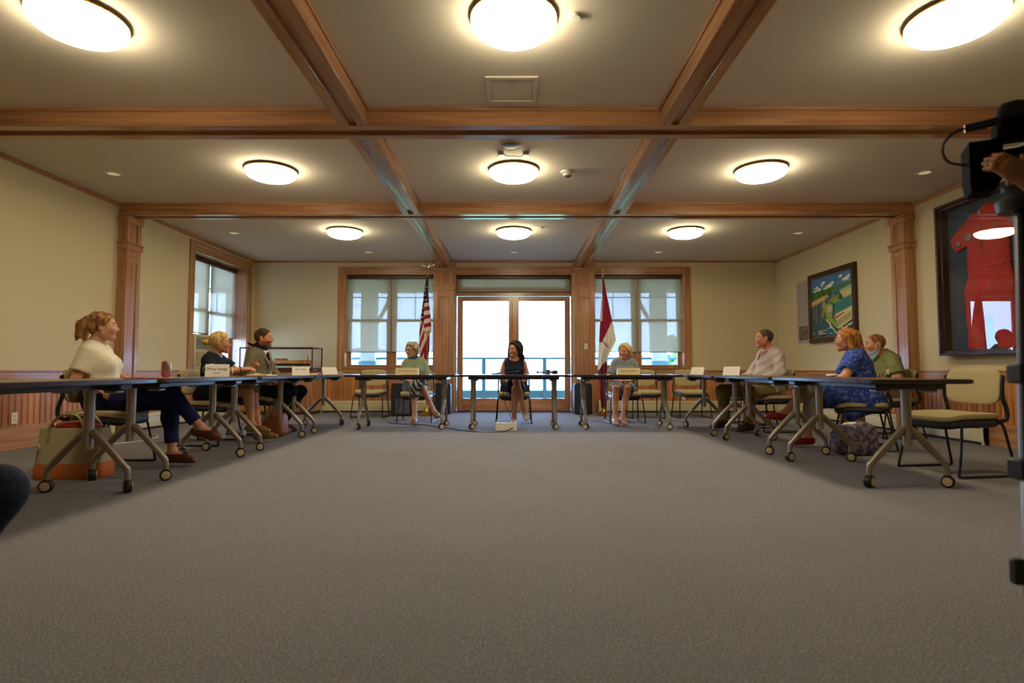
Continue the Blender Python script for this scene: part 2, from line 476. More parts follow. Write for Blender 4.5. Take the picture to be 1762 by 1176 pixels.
# ------------------------------------------------------------------ windows and doors (local: x along the wall, y outwards)
def sroot(name, loc, rz=0):
    r = bpy.data.objects.new(name, None); COL.objects.link(r); r['kind'] = 'structure'; r.location = loc; r.rotation_euler = (0, 0, rz); r.empty_display_size = .1
    return r
def sash(parent, a, b, z0, z1, v, vm=None, hm=None, sw=.05):
    g = G()
    g.box(a, a + sw, v, v + .035, z0, z1, .004).box(b - sw, b, v, v + .035, z0, z1, .004)
    g.box(a + sw, b - sw, v, v + .035, z0, z0 + sw, .004).box(a + sw, b - sw, v, v + .035, z1 - sw, z1, .004)
    s = obj('sash', g, 'wood_z', parent)
    obj('pane', G().box(a + sw - .004, b - sw + .004, v + .016, v + .020, z0 + sw - .004, z1 - sw + .004), 'glass', s, smooth=False)
    if vm: obj('muntin', G().box((a + b) / 2 - .009, (a + b) / 2 + .009, v + .006, v + .03, z0 + sw, z1 - sw, .003), 'wood_z', s)
    if hm: obj('muntin', G().box(a + sw, b - sw, v + .005, v + .031, hm - .009, hm + .009, .003), 'wood_x', s)
    return s
def window(name, loc, rz, u0, u1, z0, z1, depth, sashes, meet, hm, shade_z, cas=(1, 1), cw=.13, jamb=True):
    r = sroot(name, loc, rz)
    if cas[0]: obj('casing', G().box(u0 - cw, u0, -.022, 0, z0 - .06, z1 + cw, .004), 'wood_z', r)
    if cas[1]: obj('casing', G().box(u1, u1 + cw, -.022, 0, z0 - .06, z1 + cw, .004), 'wood_z', r)
    obj('head_casing', G().box(u0, u1, -.024, 0, z1, z1 + cw, .004), 'wood_x', r)
    obj('sill', G().box(u0 - .02, u1 + (.02 if cas[1] else 0), -.035, depth + .1, z0 - .03, z0, .006), 'wood_x', r)
    obj('apron', G().box(u0, u1, -.02, -.001, z0 - .10, z0 - .03, .004), 'wood_x', r)
    for a, b in ((u0, u0 + .02), (u1 - .02, u1)): obj('jamb', G().box(a, b, -.001, depth + .1, z0, z1), 'wood_z', r)
    obj('head_jamb', G().box(u0 + .02, u1 - .02, -.001, depth + .1, z1 - .02, z1), 'wood_x', r)
    for i, (a, b) in enumerate(sashes):
        sash(r, a, b, meet - .025, z1 - .03, depth + .045, True, hm)
        sash(r, a, b, z0, meet + .025, depth + .005)
    for i in range(len(sashes) - 1): obj('mullion', G().box(sashes[i][1], sashes[i + 1][0], depth - .005, depth + .09, z0, z1, .004), 'wood_z', r)
    obj('mullion', G().box(u0 + .02, sashes[0][0], depth, depth + .09, z0, z1), 'wood_z', r)
    obj('mullion', G().box(sashes[-1][1], u1 - .02, depth, depth + .09, z0, z1), 'wood_z', r)
    obj('shade_cassette', G().box(u0 + .025, u1 - .025, depth - .085, depth - .02, z1 - .09, z1 - .02, .01), 'dark_wood', r)
    for i, (a, b) in enumerate(sashes):
        obj('roller_shade', G().box(a - .035, b + .035, depth - .046, depth - .044, shade_z[i], z1 - .05), 'shade', r, smooth=False)
        obj('hem_bar', G().box(a - .035, b + .035, depth - .05, depth - .04, shade_z[i] - .012, shade_z[i] + .004, .003), 'dark_wood', r)
    return r
window('window_1', (XL, 0, 0), PI / 2, LW[0], LW[1], LW[2], LW[3], .28, [(8.98, 9.74), (9.88, 10.66)], 1.82, 2.25, (1.43, 1.40), (1, 1), .14)
window('window_2', (0, YB, 0), 0, -3.29, -1.53, .86, 2.69, .19, [(-3.29 + .04, -2.46), (-2.36, -1.55)], 1.79, 2.25, (1.165, 1.165), (1, 0))
window('window_3', (0, YB, 0), 0, 1.53, 3.31, .86, 2.69, .19, [(1.56, 2.37), (2.47, 3.27)], 1.79, 2.25, (1.165, 1.165), (0, 1))
# French doors with transom
d = sroot('door_1', (0, YB, 0))
dv = .20
obj('head_casing', G().box(-1.14, 1.14, -.024, 0, 2.69, 2.82, .004), 'wood_x', d)
for a, b in ((-1.14, -1.12), (1.12, 1.14)): obj('jamb', G().box(a, b, -.001, dv + .12, 0, 2.69), 'wood_z', d)
obj('head_jamb', G().box(-1.12, 1.12, -.001, dv + .12, 2.665, 2.69), 'wood_x', d)
obj('transom_bar', G().box(-1.12, 1.12, dv - .03, dv + .1, 2.27, 2.41, .006), 'wood_x', d)
g = G().box(-1.12, -1.02, dv, dv + .05, 2.41, 2.665, .004).box(1.02, 1.12, dv, dv + .05, 2.41, 2.665, .004).box(-1.02, 1.02, dv, dv + .05, 2.41, 2.44, .004).box(-1.02, 1.02, dv, dv + .05, 2.63, 2.665, .004)
tf = obj('transom_sash', g, 'wood_x', d)
obj('pane', G().box(-1.022, 1.022, dv + .02, dv + .024, 2.438, 2.632), 'glass', tf, smooth=False)
for x in (-.51, 0, .51): obj('muntin', G().box(x - .009, x + .009, dv + .008, dv + .04, 2.44, 2.63, .003), 'wood_z', tf)
obj('roller_shade', G().box(-1.11, 1.11, dv - .046, dv - .044, 2.35, 2.63), 'shade', d, smooth=False)
obj('shade_cassette', G().box(-1.11, 1.11, dv - .1, dv - .03, 2.60, 2.66, .01), 'dark_wood', d)
obj('hem_bar', G().box(-1.11, 1.11, dv - .05, dv - .04, 2.335, 2.352, .003), 'dark_wood', d)
obj('astragal', G().box(-.03, .03, dv - .012, dv, .02, 2.265, .004), 'wood_z', d)
obj('threshold', G().box(-1.14, 1.14, -.02, dv + .2, 0, .018, .004), 'dark_wood', d)
for s in (-1, 1):
    a, b = sorted((s * .005, s * 1.115))
    i0, i1 = sorted((s * .105, s * 1.0))
    g = G().box(a, i0, dv, dv + .045, .02, 2.265, .004).box(i1, b, dv, dv + .045, .02, 2.265, .004)
    lf = obj('door_leaf', g, 'wood_z', d)
    obj('leaf_rail', G().box(i0, i1, dv, dv + .045, .02, .255, .004).box(i0, i1, dv, dv + .045, 2.17, 2.265, .004), 'wood_x', lf)
    obj('pane', G().box(i0 - .004, i1 + .004, dv + .02, dv + .025, .25, 2.175), 'glass', lf, smooth=False)
    obj('handle', G().box(s * .05 - .015, s * .05 + .015, dv - .008, dv, .93, 1.1, .004).tube([(s * .05, dv - .008, 1.0), (s * .05, dv - .05, 1.0), (s * .16, dv - .055, 1.0)], .008), 'gold', lf)

# ------------------------------------------------------------------ outside
M['deck'] = mat('deck_boards', '#7d8790', 0.6, noise=(1, 1, 1, 6, 3), col2='#959ca0')
M['rail_paint'] = mat('teal_railing_paint', '#4f7f8a', 0.5)
M['post_paint'] = mat('porch_paint', '#b9bab4', 0.6)
M['lake'] = mat('lake_water', '#6f8e9c', 0.12, bump=(0.6, 0.15))
M['hill'] = mat('far_hills', '#7e98a0', 0.9, noise=(1, 1, 1, .01, 3), col2='#6d8a84')
M['leaf'] = mat('tree_leaves', '#4c6a3a', 0.8, noise=(1, 1, 1, 1.5, 3), col2='#7d9a55')
M['shore'] = mat('shore_grass', '#6f8a52', 0.9)
struct('deck', G().box(-9.5, 9.5, YB + .36, 13.9, -.2, -.03).box(-8.6, XL - .36, 5.5, YB + .36, -.2, -.03), 'deck')
struct('porch_roof', G().box(-9.5, 9.5, YB + .36, 14.2, 2.95, 3.1).box(-9.5, 9.5, 13.35, 13.6, 2.66, 2.95).box(-8.6, XL - .36, 5.5, YB + .36, 2.95, 3.1).box(-8.4, -8.15, 5.5, 13.35, 2.66, 2.95), 'post_paint', smooth=False)
struct('lake', G().box(-3000, 3000, 60, 4000, -6, -4), 'lake')
struct('shore', G().box(-80, 80, 13.9, 60, -4.5, -1.2), 'shore')
hg = G(); hv = []
for i in range(61):
    x = -2400 + 80 * i; h = 55 + 38 * math.sin(i * .37) + 22 * math.sin(i * .93 + 1)
    hv += [(x, 2600, -5), (x, 2750, h), (x, 3000, -5)]
hg.add(hv, [f for i in range(60) for f in ((3 * i, 3 * i + 3, 3 * i + 4, 3 * i + 1), (3 * i + 1, 3 * i + 4, 3 * i + 5, 3 * i + 2))])
struct('hills', hg, 'hill')
def post(x, y, label, br):
    t = thing('porch_post', label, 'post', (x, y, -.03))
    obj('post_shaft', G().box(-.17, .17, -.17, .17, 0, 2.69, .01), 'post_paint', t)
    obj('post_base', G().box(-.20, .20, -.20, .20, 0, 1.05, .01), 'rail_paint', t)
    obj('brace', G().tube([(br * .17, 0, 1.95), (br * .42, 0, 2.4), (br * .5, 0, 2.69)], .05, 6), 'post_paint', t)
    return t
post(-3.42, 13.45, 'pale porch post with a teal base outside the window left of the doors', 1)
post(3.42, 13.45, 'pale porch post with a teal base outside the window right of the doors', -1)
post(-8.2, 11.9, 'pale porch post seen through the side window on the left wall', 1)
rl = thing('porch_railing', 'teal porch railing with square posts outside the French doors', 'railing', (0, 13.5, -.03))
obj('top_rail', G().box(-9, 9, -.05, .05, 1.09, 1.14, .006), 'rail_paint', rl)
obj('kick_board', G().box(-9, 9, -.02, .02, .0, .36, .006), 'rail_paint', rl)
for x in (-5.05, -2.15, -.71, .73, 2.17, 5.05): obj('rail_post', G().box(x - .045, x + .045, -.045, .045, 0, 1.09, .006), 'rail_paint', rl)
def patio(x, label):
    t = thing('patio_table', label, 'table', (x, 12.45, -.03))
    obj('table_top', G().lathe([(0, .92), (.42, .92), (.44, .94), (.44, .955), (0, .96)]), 'post_paint', t)
    obj('pedestal', G().lathe([(.25, 0), (.25, .03), (.04, .06), (.035, .92)]), 'rail_paint', t)
patio(-3.35, 'round pale patio table on the deck outside the left window')
patio(3.5, 'round pale patio table on the deck outside the right window')
rng = random.Random(3)
def tree(x, y, h, label):
    t = thing('shore_tree', label, 'tree', (x, y, -1.2))
    obj('trunk', G().tube([(0, 0, 0), (.1, 0, h * .5), (0, .1, h * .8)], [.16, .1, .05]), 'dark_wood', t)
    g = G()
    for i in range(26):
        a = rng.uniform(0, 2 * PI); q = rng.uniform(.2, 1) * h * .28; z = h * rng.uniform(.45, 1.0)
        r = h * rng.uniform(.08, .15)
        g.sup((q * math.cos(a), q * math.sin(a), z), (r, r, r * .8), 1, 1, 10, 6, fn=lambda p: p * rng.uniform(.8, 1.15))
    obj('crown', g, 'leaf', t)
tree(-13, 34, 4.6, 'small bushy green tree on the shore left of the porch')
tree(11, 38, 4.4, 'small bushy green tree on the shore right of the porch')

# ------------------------------------------------------------------ ceiling fittings
def dome(loc, label, first=[None]):
    if first[0]: return copy_tree(first[0], loc, label=label)
    t = thing('dome_light', label, 'ceiling light', loc, 0, 'round dome ceiling lights')
    obj('pan', G().lathe([(.235, 0), (.235, -.018), (.262, -.02), (.262, -.03), (.0, -.03)], n=40), 'gold', t)
    prof = [(.0, -.03)] + [(.258, -.03)] + [(.258 * math.cos(a) ** .62, -.03 - .088 * math.sin(a) ** .85) for a in [PI / 2 * k / 12 for k in range(1, 12)]] + [(0, -.118)]
    obj('diffuser', G().lathe(prof, n=48), 'lamp', t)
    first[0] = t; return t
NM = {0: 'left', 1: 'middle', 2: 'right'}
for j, (y, row) in enumerate(((3.33, 'front ceiling bay, nearest row'), (5.94, 'second ceiling bay, between the two cross beams'), (8.58, 'back ceiling bay, near the glass doors'))):
    for i, x in enumerate((-2.63, 0, 2.66) if j == 0 else (-2.58, 0, 2.62)):
        dome((x, y, CE), 'lit round dome light, %s one in the %s' % (NM[i], row))
def can(loc, label, first=[None]):
    if first[0]: return copy_tree(first[0], loc, label=label)
    t = thing('downlight', label, 'downlight', loc, 0, 'small recessed downlights')
    obj('trim_ring', G().lathe([(.058, 0), (.085, 0), (.085, -.006), (.06, -.008), (.058, -.002)], n=28), 'white', t)
    obj('reflector', G().lathe([(.058, -.003), (.04, -.0015), (0, -.001)], n=28), 'can', t)
    first[0] = t; return t
for x, y, l in ((-4.35, 6.07, 'by the left wall between the cross beams'), (-4.35, 8.74, 'by the left wall in the back bay'), (4.44, 6.06, 'by the right wall between the cross beams'),
                (4.43, 8.77, 'by the right wall in the back bay'), (-2.62, 10.18, 'close to the back wall, above the left window'), (0, 10.19, 'close to the back wall, above the glass doors'), (2.62, 10.2, 'close to the back wall, above the right window')):
    can((x, y, CE), 'small recessed downlight ' + l)
t = thing('smoke_detector', 'flat round white detector beside the nearest middle dome light', 'detector', (.37, 3.33, CE))
obj('body', G().lathe([(.04, 0), (.04, -.012), (.034, -.02), (0, -.02)], n=24), 'white', t)
t = thing('smoke_detector', 'white smoke detector right of the second middle dome light', 'detector', (.58, 6.02, CE))
obj('base', G().lathe([(.075, 0), (.075, -.02), (.07, -.025), (0, -.025)], n=28), 'white', t)
obj('sensor_head', G().lathe([(.05, -.025), (.05, -.04), (.03, -.055), (0, -.057)], n=24), 'white', t)
obj('sensor_ring', G().lathe([(.036, -.0525), (.034, -.058), (.02, -.059), (0, -.058)], n=20), 'grille', t)
t = thing('ceiling_speaker', 'round grey ceiling speaker just behind the front cross beam', 'speaker', (-.03, 5.29, CE))
obj('rim', G().lathe([(.10, 0), (.105, -.012), (.098, -.016), (.094, -.01)], n=32), 'ceil', t)
obj('grille', G().lathe([(.095, -.012), (.05, -.02), (0, -.022)], n=32), 'grille', t)
for x, l in ((-.125, 'left'), (.12, 'right')):
    t = thing('junction_box', 'tiny white box on the ceiling, %s of the pair below the round ceiling speaker' % l, 'box', (x, 5.48, CE))
    obj('housing', G().box(-.032, .032, -.03, .03, -.035, 0, .004), 'white', t)
    obj('socket', G().box(-.018, .018, -.034, -.03, -.026, -.01, .002), 'greymetal', t)
cb = obj('ceiling_cable', G().tube(spline([(-.1, 5.46, CE - .02), (-.07, 5.44, CE - .05), (0, 5.45, CE - .05), (.07, 5.46, CE - .05), (.1, 5.46, CE - .02)], 5), .004, 6), 'greymetal')
tag(cb, 'thin cable linking two tiny white boxes on the ceiling', 'cable')
t = thing('access_hatch', 'square ceiling access hatch in front of the front cross beam', 'hatch', (-.015, 4.23, CE))
for a in ((-.195, .195, -.20, -.165), (-.195, .195, .165, .20), (-.195, -.16, -.165, .165), (.16, .195, -.165, .165)):
    obj('hatch_frame', G().box(*a, -.012, 0, .003), 'ceil', t)
obj('hatch_panel', G().box(-.152, .152, -.157, .157, -.006, 0, .003), 'ceil', t)
obj('latch', G().lathe([(.009, -.006), (.009, -.012), (0, -.013)], c=(.01, -.12, 0), n=12), 'chrome', t)
for x, y, l in ((.42, 8.39, 'right of the back middle dome light'), (-4.09, 8.34, 'near the left wall beside a downlight'), (4.33, 8.37, 'near the right wall beside a downlight')):
    t = thing('sprinkler', 'small sprinkler rosette on the ceiling ' + l, 'sprinkler', (x, y, CE))
    obj('rosette', G().lathe([(.035, 0), (.03, -.01), (.012, -.012), (.008, -.03), (.018, -.034), (0, -.036)], n=16), 'white', t)

# ------------------------------------------------------------------ wall fittings
def heater(loc, rz, L, label):
    t = thing('baseboard_heater', label, 'heater', loc, rz)
    obj('cover', G().prism([(0, .03), (-.055, .03), (-.06, .17), (-.035, .215), (0, .22)], 0, L, 'x'), 'cream', t)
    obj('outlet_slot', G().box(.03, L - .03, -.059, -.05, .168, .176), 'black', t)
    obj('kick_strip', G().box(0, L, -.04, 0, .0, .03), 'black', t)
    for x in (0, L - .03): obj('end_cap', G().prism([(0, 0), (-.058, 0), (-.064, .172), (-.037, .22), (0, .225)], x, x + .03, 'x'), 'cream', t)
heater((XL + .02, 6.2, 0), PI / 2, .92, 'long cream baseboard heater on the left wall, behind the orange based tote')
heater((XL + .02, 7.46, 0), PI / 2, 3.4, 'long cream baseboard heater under the left wall window')
heater((XR - .02, 7.14, 0), -PI / 2, 1.0, 'long cream baseboard heater on the right wall, under the framed red coveralls')
heater((XR - .02, 10.9, 0), -PI / 2, 3.45, 'long cream baseboard heater on the right wall below the painting')
heater((-3.70, YB - .02, 0), 0, 2.1, 'long cream baseboard heater under the left back window')
heater((1.62, YB - .02, 0), 0, 3.4, 'long cream baseboard heater under the right back window')
def plate(loc, rz, label, kind):
    t = thing(kind, label, 'outlet' if 'outlet' in kind else 'switch', loc, rz)
    obj('cover_plate', G().box(-.036, .036, -.007, 0, -.058, .058, .003), 'white', t)
    if 'outlet' in kind:
        for z in (-.022, .022): obj('socket', G().box(-.016, .016, -.009, -.006, z - .014, z + .014, .002), 'cream', t)
    else: obj('toggle', G().box(-.012, .012, -.014, -.006, -.025, .025, .003), 'white', t)
plate((XL + .014, 5.75, .32), PI / 2, 'white wall outlet on the left wainscot behind the nearest table', 'wall_outlet')
plate((3.27, YB - .013, .29), 0, 'white wall outlet low on the back wall under the right window', 'wall_outlet')
plate((1.385, YB - .102, 1.26), 0, 'white light switch on the wooden pilaster right of the doors', 'light_switch')
# air conditioner in the left wall window
t = thing('air_conditioner', 'beige window air conditioner in the left wall window', 'air conditioner', (XL - .02, 9.36, .81), PI / 2)
obj('case', G().box(-.34, .34, 0, .42, 0, .58, .02), 'cream', t)
for k in range(9): obj('louvre', G().box(-.30, .30, -.012, .004, .34 + .022 * k, .352 + .022 * k, .002), 'greymetal', t)
obj('intake_panel', G().box(-.30, .30, -.012, .002, .05, .29, .006), 'tan', t)
M['labelwrap'] = mat('bottle_label', '#b9c6dc', 0.5)
M['greyflag'] = mat('grey_mic_flag', '#8b8487', 0.5)
M['orange'] = mat('orange_fabric', '#c4692a', 0.7)
# ------------------------------------------------------------------ folding tables on casters
CASTER = None
def make_table(L, Wd, label, loc, rz):
    """local: length along x, top at z .74"""
    t = thing('folding_table', label, 'table', loc, rz, 'flip top tables arranged in a horseshoe')
    out = rrect(-L / 2 + .002, L / 2 - .002, -Wd / 2, Wd / 2, .05)
    inn = [(x * (1 - .012 / (L / 2)), y * (1 - .012 / (Wd / 2))) for x, y in out]
    obj('tabletop', G().prism(inn, .712, .742), 'table_wood', t)
    n = len(out); vs = []; fs = []
    for p, z in ((inn, .7425), (out, .738), (out, .716), (inn, .711)): vs += [(x, y, z) for x, y in p]
    for k in range(3):
        for i in range(n): fs.append((k * n + i, k * n + (i + 1) % n, (k + 1) * n + (i + 1) % n, (k + 1) * n + i))
    obj('edge_band', G().add(vs, fs), 'edge', t)
    obj('under_rail', G().box(-L / 2 + .2, L / 2 - .2, .10, .14, .675, .711, .004), 'edge', t)
    obj('under_rail', G().box(-L / 2 + .2, L / 2 - .2, -.14, -.10, .675, .711, .004), 'edge', t)
    for s in (-1, 1):
        x = s * (L / 2 - .20)
        obj('hinge_bracket', G().box(x - .06, x + .06, -.24, .24, .672, .712, .008), 'edge', t)
        for q in (-1, 1): obj('lever', G().box(x - s * .02 - .04, x - s * .02 + .04, q * .17 - .045, q * .17 + .045, .650, .672, .008), 'greymetal', t)
        obj('post', G().tube([(x, 0, .675), (x, 0, .60), (x, 0, .42), (x, 0, .285)], [.036, .034, .033, .031], 14, flat=(.8, 1.15)), 'steel', t)
        for q in (-1, 1):
            obj('splayed_foot', G().tube(spline([(x, q * .02, .395), (x, q * .08, .345), (x, q * .232, .185), (x, q * .262, .145), (x, q * .268, .085)], 4), [.026] * 4 + [.024] * 4 + [.021] * 4 + [.019] * 5, 10), 'steel', t)
            a = rng.choice((-.9, -.5, .2, .6, 2.4, 2.9, 3.5)); 
            c = obj('caster', G().lathe([(.012, -.024), (.036, -.024), (.041, -.017), (.041, .017), (.036, .024), (.012, .024)], (.0, .0, .042), 22, 'y').tube([(0, 0, .092), (0, 0, .078)], .014, 10).box(-.02, .024, -.014, .014, .07, .084, .004), 'rubber', t, (x, q * .268, 0), (0, 0, a - rz))
            for e in (-1, 1): obj('wheel_hub', G().lathe([(.029, e * .0235), (.028, e * .027), (.018, e * .029), (0, e * .0285)], (0, 0, .042), 20, 'y'), 'hub', c)
    return t
LX, RX = -2.80, 2.70
for y, l in ((3.20, 'nearest left hand table, running out of the picture'), (4.74, 'left hand table with the soda can on it'), (6.28, 'left hand table with the yellow notepad on it'), (7.83, 'farthest left hand one in the corner by the ship case')):
    make_table(1.53, .68, 'wood top folding table, ' + l, (LX, y, 0), PI / 2)
for x, l in ((-1.545, 'left one of the back row, before the green sweater woman'), (0, 'middle one of the back row, before the glass doors'), (1.545, 'right one of the back row, before the blonde woman')):
    make_table(1.535, .62, 'wood top folding table, ' + l, (x, 8.02, 0), 0)
for y, l in ((4.50, 'nearest right hand table with its free end'), (6.02, 'right hand table beside the woman in blue'), (7.54, 'farthest right hand table with two white name cards')):
    make_table(1.515, .68, 'wood top folding table, ' + l, (RX, y, 0), PI / 2)

# ------------------------------------------------------------------ guest chairs
CH = None
def chair(x, y, facing_deg, label):
    """local: faces +x"""
    global CH
    rz = math.radians(facing_deg)
    if CH: return copy_tree(CH, (x, y, 0), rz, label)
    t = thing('guest_chair', label, 'chair', (x, y, 0), rz, 'tan upholstered sled base chairs')
    def seatfn(p): return Vector((p.x, p.y, p.z - (.022 * max(0, (p.x - .08) / .15) ** 2) + .008 * (abs(p.y) / .23) ** 3))
    obj('seat', G().sup((.0, 0, .445), (.235, .235, .030), .45, .35, 28, 10, fn=seatfn), 'tan', t)
    def shellfn(p): return Vector((p.x, p.y * (1 - .12 * (p.z < 0)), p.z - (.02 * max(0, (p.x - .08) / .15) ** 2)))
    obj('seat_shell', G().sup((-.005, 0, .397), (.238, .238, .040), .4, .35, 28, 8, fn=shellfn), 'blackplastic', t)
    def backfn(p):
        x = p.x - .20 * p.y * p.y * -1.6; return Vector((x - .10 * (p.z + .05), p.y * (1 + .10 * p.z), p.z))
    obj('backrest', G().sup((-.225, 0, .675), (.020, .225, .142), .45, .5, 28, 14, fn=lambda p: backfn(p)), 'tan', t)
    obj('back_shell', G().sup((-.246, 0, .665), (.008, .205, .120), .5, .5, 24, 10, fn=lambda p: backfn(p)), 'blackplastic', t)
    for s in (-1, 1):
        obj('back_upright', G().tube(spline([(-.16, s * .235, .41), (-.225, s * .243, .43), (-.235, s * .243, .50), (-.205, s * .240, .60), (-.212, s * .236, .72), (-.225, s * .232, .76)], 5), .013, 8, flat=(1, 1.3)), 'black', t)
        obj('sled_leg', G().tube(spline([(.145, s * .20, .40), (.165, s * .235, .385), (.20, s * .255, .20), (.235, s * .265, .03), (.225, s * .267, .013), (.18, s * .267, .011), (-.20, s * .267, .011), (-.262, s * .267, .013), (-.275, s * .265, .03), (-.235, s * .255, .20), (-.195, s * .24, .385), (-.17, s * .20, .405)], 4), .010, 8), 'black', t)
    CH = t; return t
chair(-3.40, 4.79, 0, 'tan guest chair under the woman in the white lace top')
chair(-3.34, 6.28, 0, 'tan guest chair under the woman in the black tee')
chair(-3.28, 7.36, 0, 'tan guest chair under the man in the grey blazer')
chair(-2.45, 9.75, -90, 'empty tan guest chair below the left back window')
chair(-1.52, 8.95, -90, 'tan guest chair under the woman in the green sweater')
chair(0.0, 8.78, -90, 'tan guest chair under the dark haired woman in front of the doors')
chair(1.72, 8.87, -90, 'tan guest chair under the blonde woman in the grey dress')
chair(2.22, 9.65, -90, 'empty tan guest chair just right of the blonde woman')
chair(3.02, 9.72, -90, 'empty tan guest chair at the far right below the right back window')
chair(3.42, 8.55, 190, 'empty tan guest chair behind the name cards, beyond the man in the striped shirt')
chair(3.40, 7.62, 186, 'tan guest chair under the man in the striped shirt')
chair(3.62, 5.98, 155, 'tan guest chair under the woman in the blue dress')
chair(4.52, 6.95, 182, 'tan guest chair under the man in the green polo')
chair(3.47, 4.55, 190, 'empty tan guest chair nearest the camera at the right hand tables')

# ------------------------------------------------------------------ name cards and table things
TZ = .7432
def tent(loc, rz, w, label, lines, m='offwhite', h=.105):
    t = thing('name_card', label, 'name card', (loc[0], loc[1], TZ), rz, 'folded name cards on the tables')
    d = .045; th = .0012
    obj('card', G().add([(-w / 2, -d, 0), (w / 2, -d, 0), (w / 2, 0, h), (-w / 2, 0, h), (w / 2, d, 0), (-w / 2, d, 0),
                         (-w / 2, -d + .003, 0), (w / 2, -d + .003, 0), (w / 2, 0, h - .006), (-w / 2, 0, h - .006), (w / 2, d - .003, 0), (-w / 2, d - .003, 0)],
                        [(0, 1, 2, 3), (3, 2, 4, 5), (6, 9, 8, 7), (9, 11, 10, 8), (0, 3, 9, 6), (3, 5, 11, 9), (1, 7, 8, 2), (2, 8, 10, 4), (0, 6, 7, 1), (5, 4, 10, 11)]), m, t, smooth=False)
    tilt = math.atan2(h, d)
    for s, size, f in lines:
        q = (1 - f) * d
        text('lettering', s, size, 'ink', t, (0, -q - .0012, f * h + .0006), (tilt, 0, 0))
    return t
M['ink'] = mat('printed_ink', '#3d3a3c', 0.8)
M['inkbrown'] = mat('engraved_ink', '#6d5f45', 0.8)
A90 = PI / 2
tent((-2.74, 5.26), A90 - 1.15, .20, 'folded white name card in front of the woman in the black tee', [('Missy Range', .034, .62), ('Senior', .022, .30)], h=.115)
tent((-2.62, 7.0), A90 - 1.2, .20, 'folded white name card in front of the man in the grey blazer', [('Felix Peil', .034, .66), ('- - - - - - - - - -', .024, .34)])
tent((-2.66, 8.2), A90 - .85, .22, 'folded white name card on the farthest left hand table', [('- - - -', .03, .60), ('- - - - -', .022, .30)])
tent((2.62, 8.1), -A90 + .75, .20, 'folded white name card, the farther of two on the right hand tables', [('- - - -', .03, .62), ('- - -', .03, .32)])
tent((2.66, 6.95), -A90 + .85, .20, 'folded white name card in front of the man in the striped shirt', [('- - - - -', .03, .62), ('- - - - - - -', .02, .34)])
def nameplate(x, label, l1, l2):
    t = thing('name_plate', label, 'name plate', (x, 7.79, TZ), 0, 'wooden name plates on the back tables')
    obj('board', G().prism([(-.028, 0), (.028, 0), (.010, .092), (.0, .092)], -.157, .157, 'x'), 'yellowwood', t)
    rot = (math.atan2(.092, .028), 0, 0)
    text('lettering', l1, .030, 'inkbrown', t, (0, -.0135, .054), rot)
    text('lettering', l2, .017, 'inkbrown', t, (0, -.0225, .024), rot)
M['yellowwood'] = mat('varnished_maple', '#d8c184', 0.4, noise=(.8, 12, 12, 3, 3), col2='#e4d09a')
nameplate(-1.46, 'wooden name plate in front of the woman in the green sweater', 'Patricia Ann Waters', '- - - - - - - - -')
nameplate(1.57, 'wooden name plate in front of the blonde woman', 'Rebecca Brighton', '- - - - - - - - -')
# soda can
t = thing('soda_can', 'silver and red brown soda can on the red folder', 'can', (-2.64, 4.32, TZ + .006))
M['canprint'] = mat('can_print', '#8d5c46', 0.3, metal=0.6, noise=(1, 1, .6, 14, 2), col2='#b9a79a')
obj('can_body', G().lathe([(.022, 0), (.026, .004), (.033, .014), (.033, .108), (.027, .120)], n=28), 'canprint', t)
obj('can_lid', G().lathe([(.0275, .119), (.0285, .122), (.0265, .122), (.025, .1185), (0, .1185)], n=28), 'chrome', t)
obj('pull_tab', G().box(-.008, .010, -.007, .007, .1186, .1215, .002), 'chrome', t)
M['redfolder'] = mat('red_folder', '#a8332a', 0.5)
t = thing('folder', 'flat red folder under the soda can', 'folder', (-2.68, 4.22, TZ), A90)
obj('cover', G().box(-.16, .16, -.115, .115, 0, .005, .002), 'redfolder', t)
t = thing('paper_sheets', 'loose white papers behind the soda can', 'papers', (-2.84, 4.52, TZ), .3)
for k in range(3): obj('sheet', G().box(-.10 + .01 * k, .11 + .01 * k, -.14, .14, .0012 * k, .0012 * k + .001), 'offwhite', t, (0, 0, 0), (0, 0, .12 * k))
t = thing('notepad', 'yellow legal notepad by the hands of the woman in the black tee', 'notepad', (-2.66, 6.02, TZ), A90)
obj('pad', G().box(-.14, .14, -.105, .105, 0, .010, .002), 'yellowpaper', t)
obj('top_page', G().add([(-.14, -.105, .0105), (.14, -.105, .0105), (.14, .105, .0105), (-.14, .105, .0105), (-.1, -.105, .02), (.05, .105, .022)], [(0, 1, 5, 4), (4, 5, 2, 3)]), 'yellowpaper', t)
t = thing('notepad', 'yellow notepad beyond the name card of the man in the blazer', 'notepad', (-2.72, 7.46, TZ), A90)
obj('pad', G().box(-.14, .14, -.105, .105, 0, .016, .002), 'yellowpaper', t)
t = thing('pencil_case', 'small orange case beside the farther yellow notepad', 'case', (-2.68, 7.74, TZ), A90)
obj('pouch', G().sup((0, 0, .016), (.09, .045, .016), .6, .5, 16, 8), 'orange', t)
t = thing('tissue', 'small crumpled white tissue on the table before the woman in blue', 'tissue', (2.98, 5.35, TZ), .4)
obj('crumple', G().sup((0, 0, .012), (.06, .035, .012), .7, .8, 14, 7, fn=lambda p: p * rng.uniform(.85, 1.1)), 'offwhite', t)
